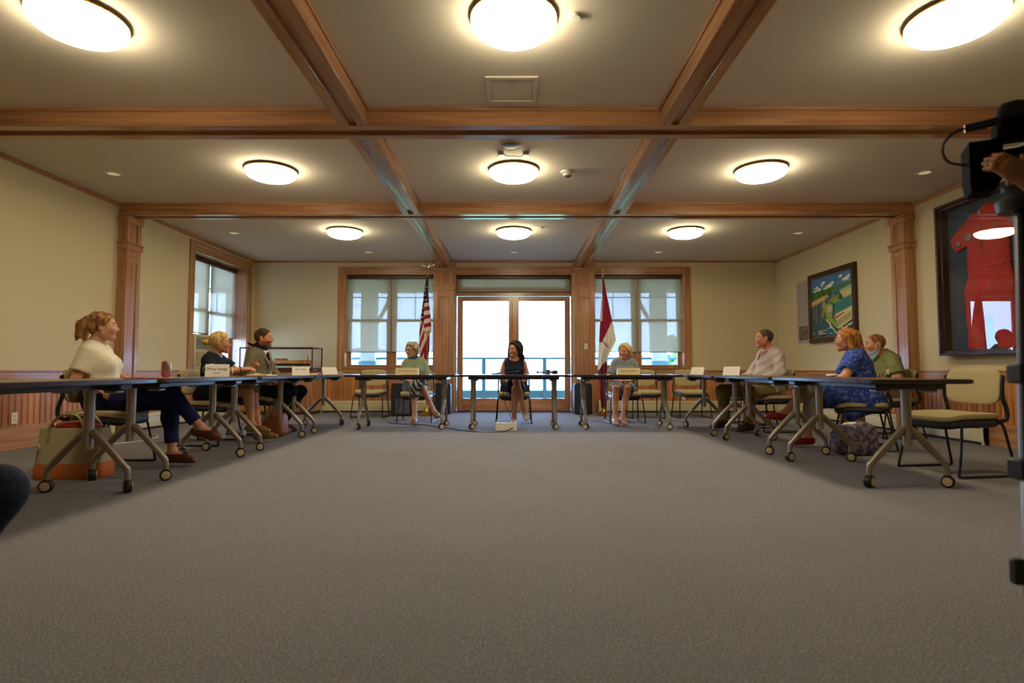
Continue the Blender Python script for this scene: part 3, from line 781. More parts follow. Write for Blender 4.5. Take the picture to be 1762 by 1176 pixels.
# broadcast microphone lying on the table
t = thing('microphone', 'black handheld microphone with a grey cube flag on the middle table', 'microphone', (.47, 7.86, TZ + .032))
obj('handle', G().lathe([(0, -.16), (.014, -.158), (.016, -.145), (.009, -.12), (.010, -.03), (.012, .03), (.013, .05)], n=18, ax='x'), 'blackplastic', t)
obj('windscreen', G().lathe([(.012, .05), (.025, .07), (.028, .10), (.025, .125), (.012, .138), (0, .14)], n=18, ax='x'), 'black', t)
obj('mic_flag', G().box(-.045, .035, -.033, .033, -.032, .036, .005), 'greyflag', t)
obj('flag_mark', G().box(-.012, .016, -.0345, -.033, -.022, .026, .0005), 'blackplastic', t)
# tablet stand flat on the middle table before the dark haired woman
t = thing('desk_microphone', 'low black gooseneck microphone lying before the dark haired woman', 'microphone', (-.13, 7.9, TZ))
obj('base', G().sup((-.12, 0, .010), (.07, .05, .010), .5, .6, 18, 6), 'blackplastic', t)
obj('gooseneck', G().tube(spline([(-.12, 0, .02), (-.04, 0, .026), (.08, 0, .034), (.17, -.01, .042)], 6), .006, 8), 'black', t)
obj('capsule', G().tube([(.17, -.01, .042), (.20, -.01, .046)], [.010, .008], 10), 'black', t)

# ------------------------------------------------------------------ things on the floor
t = thing('cardboard_box', 'small white cardboard box on the carpet at the feet of the dark haired woman', 'box', (-.10, 7.72, 0))
obj('carton', G().box(-.145, .145, -.10, .10, 0, .095, .003), 'offwhite', t)
obj('lid_flap', G().box(-.147, .147, -.102, .0, .095, .0975, .001), 'offwhite', t)
cb = obj('floor_cable', G().tube(spline([(-1.75, 9.3, .006), (-1.95, 8.9, .006), (-1.75, 8.55, .006), (-1.35, 8.4, .006), (-1.0, 8.0, .006), (-.62, 7.55, .006), (-.3, 7.4, .006), (-.12, 7.48, .006), (.0, 7.66, .05), (-.02, 7.85, .12), (-.12, 8.3, .32), (-.17, 8.28, .6), (-.17, 8.22, .70)], 7), .006, 6), 'black')
tag(cb, 'thin black cable winding over the carpet to the middle table', 'cable')
def loudspeaker(x, y, w, h, label, rz=0):
    t = thing('loudspeaker', label, 'loudspeaker', (x, y, 0), rz, 'black loudspeakers on the carpet by the pilasters')
    obj('cabinet', G().prism(rrect(-w / 2, w / 2, 0, h, .05), -.0, .26, 'y'), 'speaker', t)
    obj('front_grille', G().prism(rrect(-w / 2 + .02, w / 2 - .02, .02, h - .02, .04), -.012, .0, 'y'), 'speaker', t)
    return t
sp = loudspeaker(-1.30, 10.35, .30, .57, 'black round topped loudspeaker left of the French doors')
loudspeaker(1.26, 10.35, .32, .57, 'black round topped loudspeaker right of the French doors')
t = loudspeaker(-1.97, 10.0, .36, .58, 'black amplifier with a grey grille behind the green sweater woman')
obj('control_panel', G().box(-.10, .15, -.02, -.012, .04, .30, .004), 'grille', t)
for k in range(6): obj('knob', G().lathe([(.010, -.02), (.008, -.035), (0, -.036)], (-.07 + .038 * k, 0, .26), 10, 'y'), 'black', t)
# tote bag
M['canvas'] = mat('canvas', '#b7a683', 0.85, bump=(200, .1))
t = thing('tote_bag', 'off white canvas tote bag with an orange base under the nearest left table', 'bag', (-3.31, 4.32, 0), .12)
def totefn(f0):
    return lambda p: Vector((p.x * (1.06 - .10 * (p.z + .2) + .05 * math.sin(9 * p.z + 2 * p.y)), p.y * (1.1 - .35 * (p.z + .2)), p.z + .01 * math.sin(14 * p.x)))
g = G(); n = 36
def toterow(z, sx, sy, r=.5):
    return [(sx * math.copysign(abs(math.cos(2 * PI * k / n)) ** r, math.cos(2 * PI * k / n)) * (1 + .02 * math.sin(5 * k)), sy * math.copysign(abs(math.sin(2 * PI * k / n)) ** r, math.sin(2 * PI * k / n)) * (1 + .04 * math.sin(3 * k + 20 * z)), z) for k in range(n)]
def rows(R, inner=False):
    g = G(); vs = [p for r in R for p in r]; fs = []
    for i in range(len(R) - 1):
        for k in range(n): fs.append((i * n + k, i * n + (k + 1) % n, (i + 1) * n + (k + 1) % n, (i + 1) * n + k))
    return g.add(vs, fs)
obj('canvas_body', rows([toterow(.110, .2385, .127), toterow(.22, .232, .115), toterow(.30, .225, .105), toterow(.37, .22, .10), toterow(.372, .215, .095), toterow(.30, .215, .095), toterow(.05, .20, .10)]), 'canvas', t)
gg = rows([toterow(.0, .10, .06), toterow(.001, .235, .13), toterow(.02, .245, .135), toterow(.07, .243, .132), toterow(.115, .240, .128)])
obj('orange_base', gg, 'orange', t)
for q in (-1, 1): obj('handle', G().tube(spline([(-.12, q * .105, .30), (-.115, q * .11, .38), (-.07, q * .09, .455), (.0, q * .075, .475), (.07, q * .09, .455), (.115, q * .11, .38), (.12, q * .105, .30)], 4), .016, 8, flat=(1, .3)), 'canvas', t)
obj('folded_cloth', G().sup((.03, .0, .375), (.15, .07, .05), .7, .7, 18, 8, fn=lambda p: p * (1 + .12 * math.sin(30 * p.x))), 'redfolder', t)
M['print'] = mat('faded_print', '#d9ccb0', 0.8)
obj('printed_mark', G().tube(spline([(-.165, -.127, .30), (-.20, -.126, .29), (-.175, -.127, .26), (-.165, -.128, .235), (-.20, -.127, .215)], 4), .007, 6, flat=(1, .4)), 'print', t)
# brown leather bag
M['leather'] = mat('brown_leather', '#7c4527', 0.5, bump=(80, .2), noise=(1, 1, 1, 12, 3), col2='#945833')
t = thing('leather_bag', 'brown leather bag on the carpet before the man in the grey blazer', 'bag', (-2.95, 7.055, 0), 0.0)
obj('bag_body', G().sup((0, 0, .14), (.14, .13, .14), .35, .4, 24, 10, fn=lambda p: Vector((p.x * (1 - .8 * p.z), p.y * (1 - .6 * p.z), p.z))), 'leather', t)
obj('top_seam', G().tube([(-.0, -.105, .275), (0, -.06, .285), (0, .06, .285), (0, .105, .275)], .012, 8), 'leather', t)
for q in (-1, 1): obj('handle', G().tube(spline([(q * .05, -.07, .25), (q * .05, -.06, .33), (q * .04, 0, .37), (q * .05, .06, .33), (q * .05, .07, .25)], 5), .009, 8), 'leather', t)
# patterned bag
M['bagpat'] = mat('patterned_quilted_fabric', '#3a3d52', 0.8, noise=(1, 1, 1, 26, 5), col2='#8a7480', ramp=(.42, .60))
t = thing('quilted_bag', 'patterned dark quilted bag on the carpet beside the woman in blue', 'bag', (3.26, 5.50, 0), .1)
obj('bag_body', G().sup((0, 0, .15), (.20, .12, .15), .5, .5, 32, 14, fn=lambda p: Vector((p.x * (1 - .4 * p.z) + .012 * math.sin(25 * p.z), p.y * (1 - 1.2 * p.z), p.z + .015 * math.sin(18 * p.x) * (p.z > 0)))), 'bagpat', t)
obj('bag_opening', G().sup((.03, 0, .285), (.14, .05, .02), .7, .7, 20, 6, fn=lambda p: p * rng.uniform(.9, 1.1)), 'offwhite', t)
for q in (-1, 1): obj('handle', G().tube(spline([(-.13, q * .07, .24), (-.15, q * .11, .16), (-.10, q * .135, .05), (-.02, q * .14, .02), (.03, q * .13, .10)], 5), .012, 8, flat=(1, .4)), 'bagpat', t)
# water bottle
t = thing('water_bottle', 'clear plastic water bottle on the carpet by the feet of the black tee woman', 'bottle', (-3.08, 6.50, 0))
M['pet'] = glass_mat('clear_bottle', (.82, .86, .93, 1), ior=1.45)
obj('bottle_body', G().lathe([(.0, .003), (.028, 0), (.033, .012), (.033, .05), (.031, .06), (.033, .07), (.033, .12), (.030, .145), (.014, .172), (.013, .19)], n=24), 'pet', t)
obj('bottle_label', G().lathe([(.0335, .07), (.0338, .072), (.0338, .118), (.0335, .12)], n=24), 'labelwrap', t)
obj('bottle_cap', G().lathe([(.0145, .186), (.0145, .203), (0, .204)], n=20), 'white', t)
cb = obj('power_cord', G().tube(spline([(-4.9, 5.9, .006), (-4.4, 6.1, .006), (-4.2, 6.6, .006), (-4.45, 7.1, .006), (-4.95, 7.2, .05)], 6), .006, 6), 'white')
tag(cb, 'white power cord on the carpet along the left wall', 'cable')
# model ship in a glass case on a cabinet
t = thing('display_cabinet', 'dark brown wooden cabinet in the far left corner under the model ship', 'cabinet', (-4.33, 10.62, 0))
obj('carcass', G().box(-.66, .66, -.28, .28, .05, .78, .006), 'wood_z', t)
obj('plinth', G().box(-.64, .64, -.26, .27, 0, .05), 'dark_wood', t)
obj('cabinet_top', G().box(-.69, .69, -.31, .29, .78, .83, .006), 'dark_wood', t)
for s in (-1, 1):
    dd = obj('cabinet_door', G().box(min(0, s * .645), max(0, s * .645), -.296, -.28, .08, .75, .005), 'wood_z', t)
    obj('door_panel', G().box(min(s * .09, s * .555), max(s * .09, s * .555), -.301, -.296, .17, .66, .004), 'wood_z', dd)
    obj('knob', G().lathe([(.006, -.301), (.014, -.315), (.010, -.325), (0, -.326)], (s * .045, 0, .45), 12, 'y'), 'gold', dd)
t = thing('glass_case', 'glass case with dark wood frame holding a model ship', 'display case', (-4.33, 10.62, .831))
for x in (-.66, .66):
    for y in (-.27, .25): obj('corner_post', G().box(x - .010, x + .010, y - .010, y + .010, 0, .385, .002), 'dark_wood', t)
for y in (-.27, .25):
    obj('top_bar', G().box(-.67, .67, y - .010, y + .010, .375, .395, .002), 'dark_wood', t); obj('base_bar', G().box(-.67, .67, y - .012, y + .012, 0, .02, .002), 'dark_wood', t)
for x in (-.66, .66): obj('top_bar', G().box(x - .010, x + .010, -.26, .24, .375, .395, .002), 'dark_wood', t)
obj('glass_pane', G().box(-.65, .65, -.272, -.268, .02, .375), 'glass', t, smooth=False)
obj('glass_pane', G().box(.658, .662, -.26, .24, .02, .375), 'glass', t, smooth=False)
obj('glass_pane', G().box(-.65, .65, -.26, .24, .386, .389), 'glass', t, smooth=False)
t = thing('model_ship', 'wooden model ship with a dark green lower hull inside the glass case', 'model ship', (-4.26, 10.62, .835))
def hull(z0, z1, sc):
    out = []
    for z, w in ((z0, .55), (z1, 1.0)):
        for k in range(24):
            u = k / 23; x = -.52 * sc + 1.04 * sc * u; hw = .085 * w * (math.sin(PI * min(1, max(.0, u))) ** .5); out.append((x * (.94 + .06 * (z == z1)), hw, z))
    return out
def hullmesh(z0, z1, w0, w1, L):
    g = G(); P = []
    for z, w in ((z0, w0), (z1, w1)):
        ring = []
        for k in range(13): u = k / 12; ring.append((-L + 2 * L * u, -.08 * w * math.sin(PI * (.03 + .94 * u)) ** .6, z + .02 * (abs(u - .5) * 2) ** 3 * (z == z1)))
        for k in range(13): u = 1 - k / 12; ring.append((-L + 2 * L * u, .08 * w * math.sin(PI * (.03 + .94 * u)) ** .6, z + .02 * (abs(u - .5) * 2) ** 3 * (z == z1)))
        P.append(ring)
    m = len(P[0]); g.add(P[0] + P[1], [(k, (k + 1) % m, m + (k + 1) % m, m + k) for k in range(m)] + [tuple(range(m))[::-1], tuple(range(m, 2 * m))]); return g
M['greenhull'] = mat('green_hull_paint', '#26352e', 0.4)
obj('lower_hull', hullmesh(.05, .095, .6, .95, .46), 'greenhull', t)
obj('upper_hull', hullmesh(.0955, .15, .95, 1.0, .50), 'plank_wood', t)
obj('deck_house', G().box(-.20, .02, -.045, .045, .150, .195, .006), 'plank_wood', t)
obj('mast', G().tube([(.40, 0, .15), (.42, 0, .24)], .006, 8), 'black', t)
for x in (-.25, .25): obj('cradle', G().box(x - .015, x + .015, -.06, .06, 0, .052, .004), 'gold', t)
# ------------------------------------------------------------------ people: signed distance fields meshed by surface nets
V = lambda *a: np.array(a, dtype=np.float64)
def nrm(v): return v / (np.linalg.norm(v) + 1e-12)
def rc(a, b, r1, r2, k=.02, flat=None): return ('c', V(*a), V(*b), r1, r2, k, flat, 0)
def cc(a, b, r1, r2, k=.01, flat=None, caps=3): return ('c', V(*a), V(*b), r1, r2, k, flat, caps)
def el(c, r, ax=None, k=.02): return ('e', V(*c), np.array(r, float), np.eye(3) if ax is None else np.array(ax, float), k)
def sub(p): return ('s', p)
def geom(p):
    if p[0] == 'c': return np.minimum(p[1], p[2]), np.maximum(p[1], p[2]), max(p[3], p[4]), p[5]
    return p[1], p[1], max(p[2]), p[4]
def dist(p, X, Y, Z):
    if p[0] == 'c':
        _, a, b, r1, r2, k, flat, caps = p
        ba = b - a; x, y, z = X - a[0], Y - a[1], Z - a[2]
        if flat is not None:
            ax, f = flat; ax = nrm(np.array(ax, float)); g = 1 / f - 1
            q = x * ax[0] + y * ax[1] + z * ax[2]
            x = x + ax[0] * q * g; y = y + ax[1] * q * g; z = z + ax[2] * q * g
            ba = ba + ax * (ba @ ax) * g
        L2 = ba @ ba + 1e-12
        t = (x * ba[0] + y * ba[1] + z * ba[2]) / L2; h = np.clip(t, 0, 1)
        d = np.sqrt((x - ba[0] * h) ** 2 + (y - ba[1] * h) ** 2 + (z - ba[2] * h) ** 2) - (r1 + (r2 - r1) * h)
        L = math.sqrt(L2)
        if caps & 1: d = np.maximum(d, -t * L)
        if caps & 2: d = np.maximum(d, (t - 1) * L)
        if flat is not None: d = d * math.sqrt(f)
        return d
    _, c, r, A, k = p
    x, y, z = X - c[0], Y - c[1], Z - c[2]
    u = [(x * A[i][0] + y * A[i][1] + z * A[i][2]) / r[i] for i in range(3)]
    k0 = np.sqrt(u[0] ** 2 + u[1] ** 2 + u[2] ** 2) + 1e-9
    k1 = np.sqrt((u[0] / r[0]) ** 2 + (u[1] / r[1]) ** 2 + (u[2] / r[2]) ** 2) + 1e-9
    return k0 * (k0 - 1) / k1
def coords(lo, hi, h, flo=None, fhi=None, hf=None):
    if flo is None or hf is None: return np.arange(lo, hi + h, h).astype(np.float32)
    a = np.arange(lo, max(flo, lo), h); b = np.arange(max(flo, lo), min(fhi, hi), hf); c = np.arange(min(fhi, hi), hi + h, h)
    return np.unique(np.concatenate([a, b, c]).round(5)).astype(np.float32)
def field(prims, h, fine=None, noise=None, planes=None, pad=.03):
    lo = np.full(3, 1e9); hi = -lo
    for p in prims:
        if p[0] == 's': continue
        a, b, r, k = geom(p); lo = np.minimum(lo, a - r); hi = np.maximum(hi, b + r)
    lo -= pad; hi += pad
    cs = [coords(lo[i], hi[i], h, *( (fine[0][i], fine[1][i], fine[2]) if fine else ())) for i in range(3)]
    F = np.full([len(c) for c in cs], 1.0, np.float32)
    for p in prims:
        s = p[0] == 's'; q = p[1] if s else p
        a, b, r, k = geom(q); m = r * (1.0) + k + 3.2 * h
        i = [(np.searchsorted(cs[n], a[n] - m), np.searchsorted(cs[n], b[n] + m)) for n in range(3)]
        sl = tuple(slice(*t) for t in i)
        if any(t[0] >= t[1] for t in i): continue
        X = cs[0][i[0][0]:i[0][1], None, None]; Y = cs[1][None, i[1][0]:i[1][1], None]; Z = cs[2][None, None, i[2][0]:i[2][1]]
        d = dist(q, X, Y, Z); f = F[sl]
        if s:
            d = -d; hh = np.maximum(k - np.abs(d - f), 0) / k; F[sl] = np.maximum(f, d) + hh * hh * k / 4
        else:
            hh = np.maximum(k - np.abs(d - f), 0) / k; F[sl] = np.minimum(f, d) - hh * hh * k / 4
    X = cs[0][:, None, None]; Y = cs[1][None, :, None]; Z = cs[2][None, None, :]
    if noise:
        amp, fr, an, seed = noise; rs = np.random.RandomState(seed); N = 0
        for j in range(5):
            w = rs.normal(size=3) * fr * np.array(an); N = N + np.sin(X * w[0] + Y * w[1] + Z * w[2] + rs.uniform(0, 6.28))
        F += (amp / 2.2) * N.astype(np.float32)
    for pt, n in (planes or []):
        n = nrm(np.array(n, float)); F = np.maximum(F, (X - pt[0]) * n[0] + (Y - pt[1]) * n[1] + (Z - pt[2]) * n[2])
    return F.astype(np.float32), cs
def surfnet(F, cs):
    F = F.copy()
    for ax in range(3):
        sl = [slice(None)] * 3
        for e in (0, -1): sl[ax] = e; F[tuple(sl)] = np.maximum(F[tuple(sl)], .01); 
    S = F < 0
    O = [(i, j, k) for i in (0, 1) for j in (0, 1) for k in (0, 1)]
    n = [d - 1 for d in S.shape]
    cnt = sum(S[i:i + n[0], j:j + n[1], k:k + n[2]].astype(np.int8) for i, j, k in O)
    act = (cnt > 0) & (cnt < 8)
    I, J, K = np.nonzero(act); idx = np.full(act.shape, -1, np.int64); idx[I, J, K] = np.arange(len(I))
    acc = np.zeros((len(I), 3)); w = np.zeros(len(I))
    B = np.stack([cs[0][I], cs[1][J], cs[2][K]], 1); D = np.stack([cs[0][I + 1], cs[1][J + 1], cs[2][K + 1]], 1) - B
    for a in O:
        for ax in range(3):
            if a[ax]: continue
            b = list(a); b[ax] = 1
            fa = F[I + a[0], J + a[1], K + a[2]]; fb = F[I + b[0], J + b[1], K + b[2]]
            m = (fa < 0) != (fb < 0); t = np.where(m, fa / np.where(m, fa - fb, 1), 0)
            p = np.tile(np.array(a, float), (len(I), 1)); p[:, ax] = t
            acc[m] += (B + p * D)[m]; w[m] += 1
    P = acc / w[:, None]; Q = []
    for ax in range(3):
        o1, o2 = (ax + 1) % 3, (ax + 2) % 3
        sl0 = [slice(1, -1)] * 3; sl1 = [slice(1, -1)] * 3; sl0[ax] = slice(0, -1); sl1[ax] = slice(1, None)
        s0 = S[tuple(sl0)]; s1 = S[tuple(sl1)]; E = np.array(np.nonzero(s0 != s1)); 
        st = s0[tuple(E)]; E[o1] += 1; E[o2] += 1
        def cell(d1, d2):
            q = [E[0], E[1], E[2]]; q[o1] = q[o1] - d1; q[o2] = q[o2] - d2; return idx[tuple(q)]
        f = np.stack([cell(1, 1), cell(0, 1), cell(0, 0), cell(1, 0)], 1); f[~st] = f[~st][:, ::-1]; Q.append(f)
    Q = np.concatenate(Q); Q = Q[(Q >= 0).all(1)]
    return P, Q
def npmesh(name, P, Q, mats, mi=None):
    me = bpy.data.meshes.new(name)
    me.vertices.add(len(P)); me.vertices.foreach_set('co', P.astype(np.float32).ravel())
    me.loops.add(Q.size); me.loops.foreach_set('vertex_index', Q.ravel().astype(np.int32))
    me.polygons.add(len(Q)); me.polygons.foreach_set('loop_start', np.arange(0, Q.size, 4, dtype=np.int32))
    for m in mats: me.materials.append(M[m] if isinstance(m, str) else m)
    if mi is not None: me.polygons.foreach_set('material_index', mi.astype(np.int32))
    me.polygons.foreach_set('use_smooth', np.ones(len(Q), bool))
    me.update(calc_edges=True); me.validate(); return me
def sdf_obj(name, prims, h, m, parent, fine=None, noise=None, planes=None, mi=None):
    F, cs = field(prims, h, fine, noise, planes); P, Q = surfnet(F, cs)
    me = npmesh(name, P, Q, m if isinstance(m, list) else [m], None if mi is None else mi(P[Q].mean(1)))
    o = bpy.data.objects.new(name, me); COL.objects.link(o); o.parent = parent; return o

def rotz(v, a):
    c, s = math.cos(a), math.sin(a); return V(v[0] * c - v[1] * s, v[0] * s + v[1] * c, v[2])
class Body:
    """local frame: forward +x, left +y. Lists are (right, left)."""
    def __init__(s, hip, neck, head, hyaw=0, hpitch=0, syaw=0, sw=.175, hw=.09, elbow=None, wrist=None, knee=None, ankle=None, toe=None, hand=None, b=1.0, bust=0.0, sc=1.0, belly=0.0, shrug=0):
        s.hip, s.neck, s.head = V(*hip), V(*neck), V(*head); s.b, s.bust, s.sc, s.belly = b, bust, sc, belly
        s.tu = nrm(s.neck - s.hip); tl = rotz(V(0, 1, 0), math.radians(syaw)); s.tf = nrm(np.cross(tl, s.tu)); s.tl = np.cross(s.tu, s.tf)
        hy, hp = math.radians(hyaw), math.radians(hpitch)
        s.hf = V(math.cos(hy) * math.cos(hp), math.sin(hy) * math.cos(hp), math.sin(hp)); s.hl = V(-math.sin(hy), math.cos(hy), 0); s.hu = np.cross(s.hf, s.hl)
        s.sh = [s.neck - s.tu * (.075 - shrug) + s.tl * sw * q for q in (-1, 1)]; s.sw = sw
        s.hj = [s.hip + V(.0, hw * q, -.01) for q in (-1, 1)]
        A = lambda L: [V(*p) for p in L]
        s.elbow, s.wrist, s.knee, s.ankle = A(elbow), A(wrist), A(knee), A(ankle)
        s.toe = A(toe) if toe else [V(1, 0, -.15)] * 2
        s.hand = hand or [None, None]
    def H(s, f, l, u): return s.head + (s.hf * f + s.hl * l + s.hu * u) * s.sc
    def T(s, t, f=0, l=0): return s.hip + (s.neck - s.hip) * t + s.tf * f + s.tl * l
    def torso(s, o=0.0, lo=0.0, top=True):
        A = [s.tf, s.tl, s.tu]; b = s.b; P = []
        P.append(el(s.hip + V(0, 0, .02), (.125 * b + o, .172 * b + o, .125 + o), k=.05))
        P.append(el(s.T(.30, .01 + s.belly * .5), (.112 * b + o + s.belly, .142 * b + o + s.belly * .6, .15 + o), A, .06))
        P.append(el(s.T(.66), (.112 * b + o, .150 * b + o, .17 + o), A, .06))
        P.append(rc(s.T(.86, -.01, -(s.sw - .045)), s.T(.86, -.01, s.sw - .045), .058 + o, .058 + o, .06, (s.tf, .95)))
        if top:
            for i in (0, 1): P.append(rc(s.T(.99, -.012), s.sh[i] + (s.neck - s.sh[i]) * .25, .045 + o, .046 + o, .05))
        if s.bust:
            for q in (-1, 1): P.append(el(s.T(.60, .078 * b, q * .072), (.062 * s.bust + o, .066 * s.bust + o, .064 * s.bust + o), A, .05))
        return P
    def arm(s, i, o=0.0, k=.025, r=(.049, .040, .038, .026)):
        f = s.b ** .6
        return [rc(s.sh[i], s.elbow[i], r[0] * f + o, r[1] * f + o, k), rc(s.elbow[i], s.wrist[i], r[2] * f + o, r[3] + o, k)]
    def sleeve(s, i, frac, o=.012, flare=.006, k=.02):
        f = s.b ** .6; P = []
        if frac <= 1:
            e = s.sh[i] + (s.elbow[i] - s.sh[i]) * frac; P.append(('c', s.sh[i], e, .049 * f + o, (.049 - .009 * frac) * f + o + flare, k, None, 2))
        else:
            P.append(rc(s.sh[i], s.elbow[i], .049 * f + o, .040 * f + o, k)); e = s.elbow[i] + (s.wrist[i] - s.elbow[i]) * (frac - 1)
            P.append(('c', s.elbow[i], e, .040 * f + o, .030 * f + o, k, None, 2))
        return P
    def legs(s, i, o=0.0, k=.02, cut=2.0, flare=0.0):
        """cut 1 = knee, 2 = ankle"""
        f = s.b ** .5; P = []; a, b_, c = s.hj[i], s.knee[i], s.ankle[i]
        if cut <= 1:
            e = a + (b_ - a) * cut; P.append(('c', a, e, .088 * f + o, (.088 - .03 * cut) * f + o + flare, k, None, 2)); return P
        P.append(rc(a, b_, .088 * f + o, .058 * f + o, k))
        if cut > 1:
            t = cut - 1; e = b_ + (c - b_) * t; P.append(('c', b_, e, .054 * f + o, (.054 - .020 * t) * f + o + flare, k, None, 0 if cut >= 2 and not o else 2))
            back = nrm(np.cross(np.cross(c - b_, V(s.toe[i][0], s.toe[i][1], s.toe[i][2])), c - b_))
            if t > .5: P.append(el(b_ + (c - b_) * .30 - back * .016, (.046 * f + o, .046 * f + o, .11), [back, nrm(np.cross(back, nrm(c - b_))), nrm(c - b_)], .03))
        return P
    def foot(s, i, o=0.0):
        c = s.ankle[i]; d = nrm(s.toe[i]); sh = nrm(c - s.knee[i]); up = nrm(-sh - d * (-sh @ d)); dn = -up
        heel = c + dn * .045 - d * .025; ball = c + dn * .058 + d * .13; tip = c + dn * .064 + d * .185; sd = np.cross(up, d)
        return [rc(c, heel, .034 + o, .032 + o, .02), rc(c + dn * .01, ball, .034 + o, .026 + o, .02), rc(heel, ball, .030 + o, .030 + o, .02),
                rc(ball - sd * .016, tip - sd * .012, .026 + o, .016 + o, .015), rc(ball + sd * .016, tip + sd * .012, .026 + o, .016 + o, .015)], (c, d, up, heel, ball, tip)
    def handp(s, i):
        h = s.hand[i]
        w = s.wrist[i]; fo = nrm(w - s.elbow[i])
        if h is None: h = {}
        d = nrm(V(*h.get('d', fo))); n = V(*h.get('n', (0, 0, -1))); n = nrm(n - d * (n @ d)); side = np.cross(d, n) * (-1 if i else 1)   # towards the thumb
        if h.get('flip'): side = -side
        curl = h.get('curl', (.5, .8)); z = .92 * s.sc; P = []
        P.append(rc(w, w + d * .02 * z, .027 * z, .026 * z, .015, (n, .7)))
        P.append(rc(w + d * .025 * z, w + d * .075 * z, .031 * z, .036 * z, .012, (n, .48)))
        for j, (off, L) in enumerate(((.027, .072), (.009, .080), (-.009, .074), (-.026, .058))):
            c1, c2 = curl
            if 'point' in h and j == 0: c1 = c2 = .05
            elif 'point' in h: c1, c2 = 1.2, 1.7
            b0 = w + (d * .088 + side * off) * z; sp = side * off * 1.2
            d1 = nrm(d * math.cos(c1) + n * math.sin(c1) + sp); d2 = nrm(d * math.cos(c1 + c2) + n * math.sin(c1 + c2) + sp)
            m = b0 + d1 * L * .52 * z; e = m + d2 * L * .48 * z
            P += [rc(b0 - d * .02 * z, m, .0098 * z, .0088 * z, .006), rc(m, e, .0088 * z, .0074 * z, .004)]
        t0 = w + (d * .030 + side * .024) * z; t1 = t0 + nrm(d * .65 + side * .75 + n * .25) * .042 * z; t2 = t1 + nrm(d * .9 + side * .3 + n * .35) * .032 * z
        P += [rc(w + d * .015 * z + side * .012 * z, t0, .016 * z, .014 * z, .012), rc(t0, t1, .013 * z, .0105 * z, .008), rc(t1, t2, .0105 * z, .0085 * z, .004)]
        return P
    def headp(s):
        H = s.H; z = s.sc; A = [s.hf, s.hl, s.hu]; w = getattr(s, 'jaw', 1.0)
        P = [rc(s.neck - s.tu * .03, s.H(-.022, 0, -.055), .056 * z * s.b ** .4, .050 * z * s.b ** .3, .035)]
        P += [el(H(-.012, 0, .018), (.096 * z, .075 * z, .094 * z), A, .02), el(H(.030, 0, -.028), (.062 * z, .060 * z * w, .082 * z), A, .03),
              rc(H(-.005, -.046 * w, -.055), H(.062, -.012, -.098), .026 * z, .020 * z, .03), rc(H(-.005, .046 * w, -.055), H(.062, .012, -.098), .026 * z, .020 * z, .03),
              rc(H(.070, -.010, -.098), H(.070, .010, -.098), .018 * z, .018 * z, .02),
              rc(H(.071, -.030, .026), H(.071, .030, .026), .014 * z, .014 * z, .02),
              el(H(.058, -.036, -.030), (.030 * z, .026 * z, .026 * z), A, .03), el(H(.058, .036, -.030), (.030 * z, .026 * z, .026 * z), A, .03)]
        for q in (-1, 1): P.append(sub(el(H(.096, q * .031, .001), (.014 * z, .020 * z, .013 * z), A, .012)))
        for q in (-1, 1): P += [el(H(.0815, q * .031, .0095), (.012 * z, .018 * z, .0050 * z), A, .004), el(H(.0800, q * .031, -.0115), (.012 * z, .018 * z, .0050 * z), A, .004)]
        P += [rc(H(.086, 0, .008), H(.106, 0, -.031), .0080 * z, .0112 * z, .012), rc(H(.091, -.009, -.036), H(.091, .009, -.036), .0095 * z, .0095 * z, .008),
              rc(H(.084, -.016, -.0615), H(.084, .016, -.0615), .0085 * z, .0085 * z, .006), rc(H(.083, -.014, -.0715), H(.083, .014, -.0715), .009 * z, .009 * z, .006)]
        for q in (-1, 1):
            P.append(el(H(-.012, q * .079, -.012), (.021 * z, .010 * z, .033 * z), [nrm(s.hf - s.hl * q * .5), nrm(s.hl * q + s.hf * .5), s.hu], .006))
        return P
    def body_prims(s):
        P = s.torso()
        for i in (0, 1): P += s.legs(i) + s.foot(i)[0]
        for i in (0, 1): P += s.arm(i) + s.handp(i)
        return P + s.headp()
def face_mats(B, beard=False):
    def mi(c):
        r = (c - B.head) / B.sc; f, l, u = r @ B.hf, r @ B.hl, r @ B.hu; m = np.zeros(len(c), int)
        la = np.abs(l)
        if beard: m[(f > .0) & (u < -.040 - .25 * (f < .04) * 0) & (u > -.135) & (np.linalg.norm(r, axis=1) < .15) & ((u < -.078) | (la > .030) | (u > -.055)) & ((f > .075) | (u < -.045))] = 3
        m[(f > .07) & (la < .021 - .010 * np.abs(u + .066) / .010) & (np.abs(u + .066) < .0085)] = 1
        m[(f > .055) & (la > .016) & (la < .050) & (np.abs(u - (.026 + .10 * (la - .016) - 5 * np.maximum(la - .034, 0) ** 2 * 4)) < .0042)] = 2
        return m
    return mi
SKIN = {}
def skin(key, c, lips, brow, beard='#6b4a36'):
    def sk(n, col, r=.5):
        m = mat(n, col, r, spec=.35); b = m.node_tree.nodes['Principled BSDF']; b.inputs['Subsurface Weight'].default_value = .08; b.inputs['Subsurface Radius'].default_value = (.01, .004, .002); return m
    SKIN[key] = [sk('skin_' + key, c), sk('lips_' + key, lips, .4), mat('brow_' + key, brow, .8), mat('beard_' + key, beard, .8)]
M['eyewhite'] = mat('eye_white', '#d9d2c8', .25); M['iris'] = mat('iris', '#3a2a20', .2)
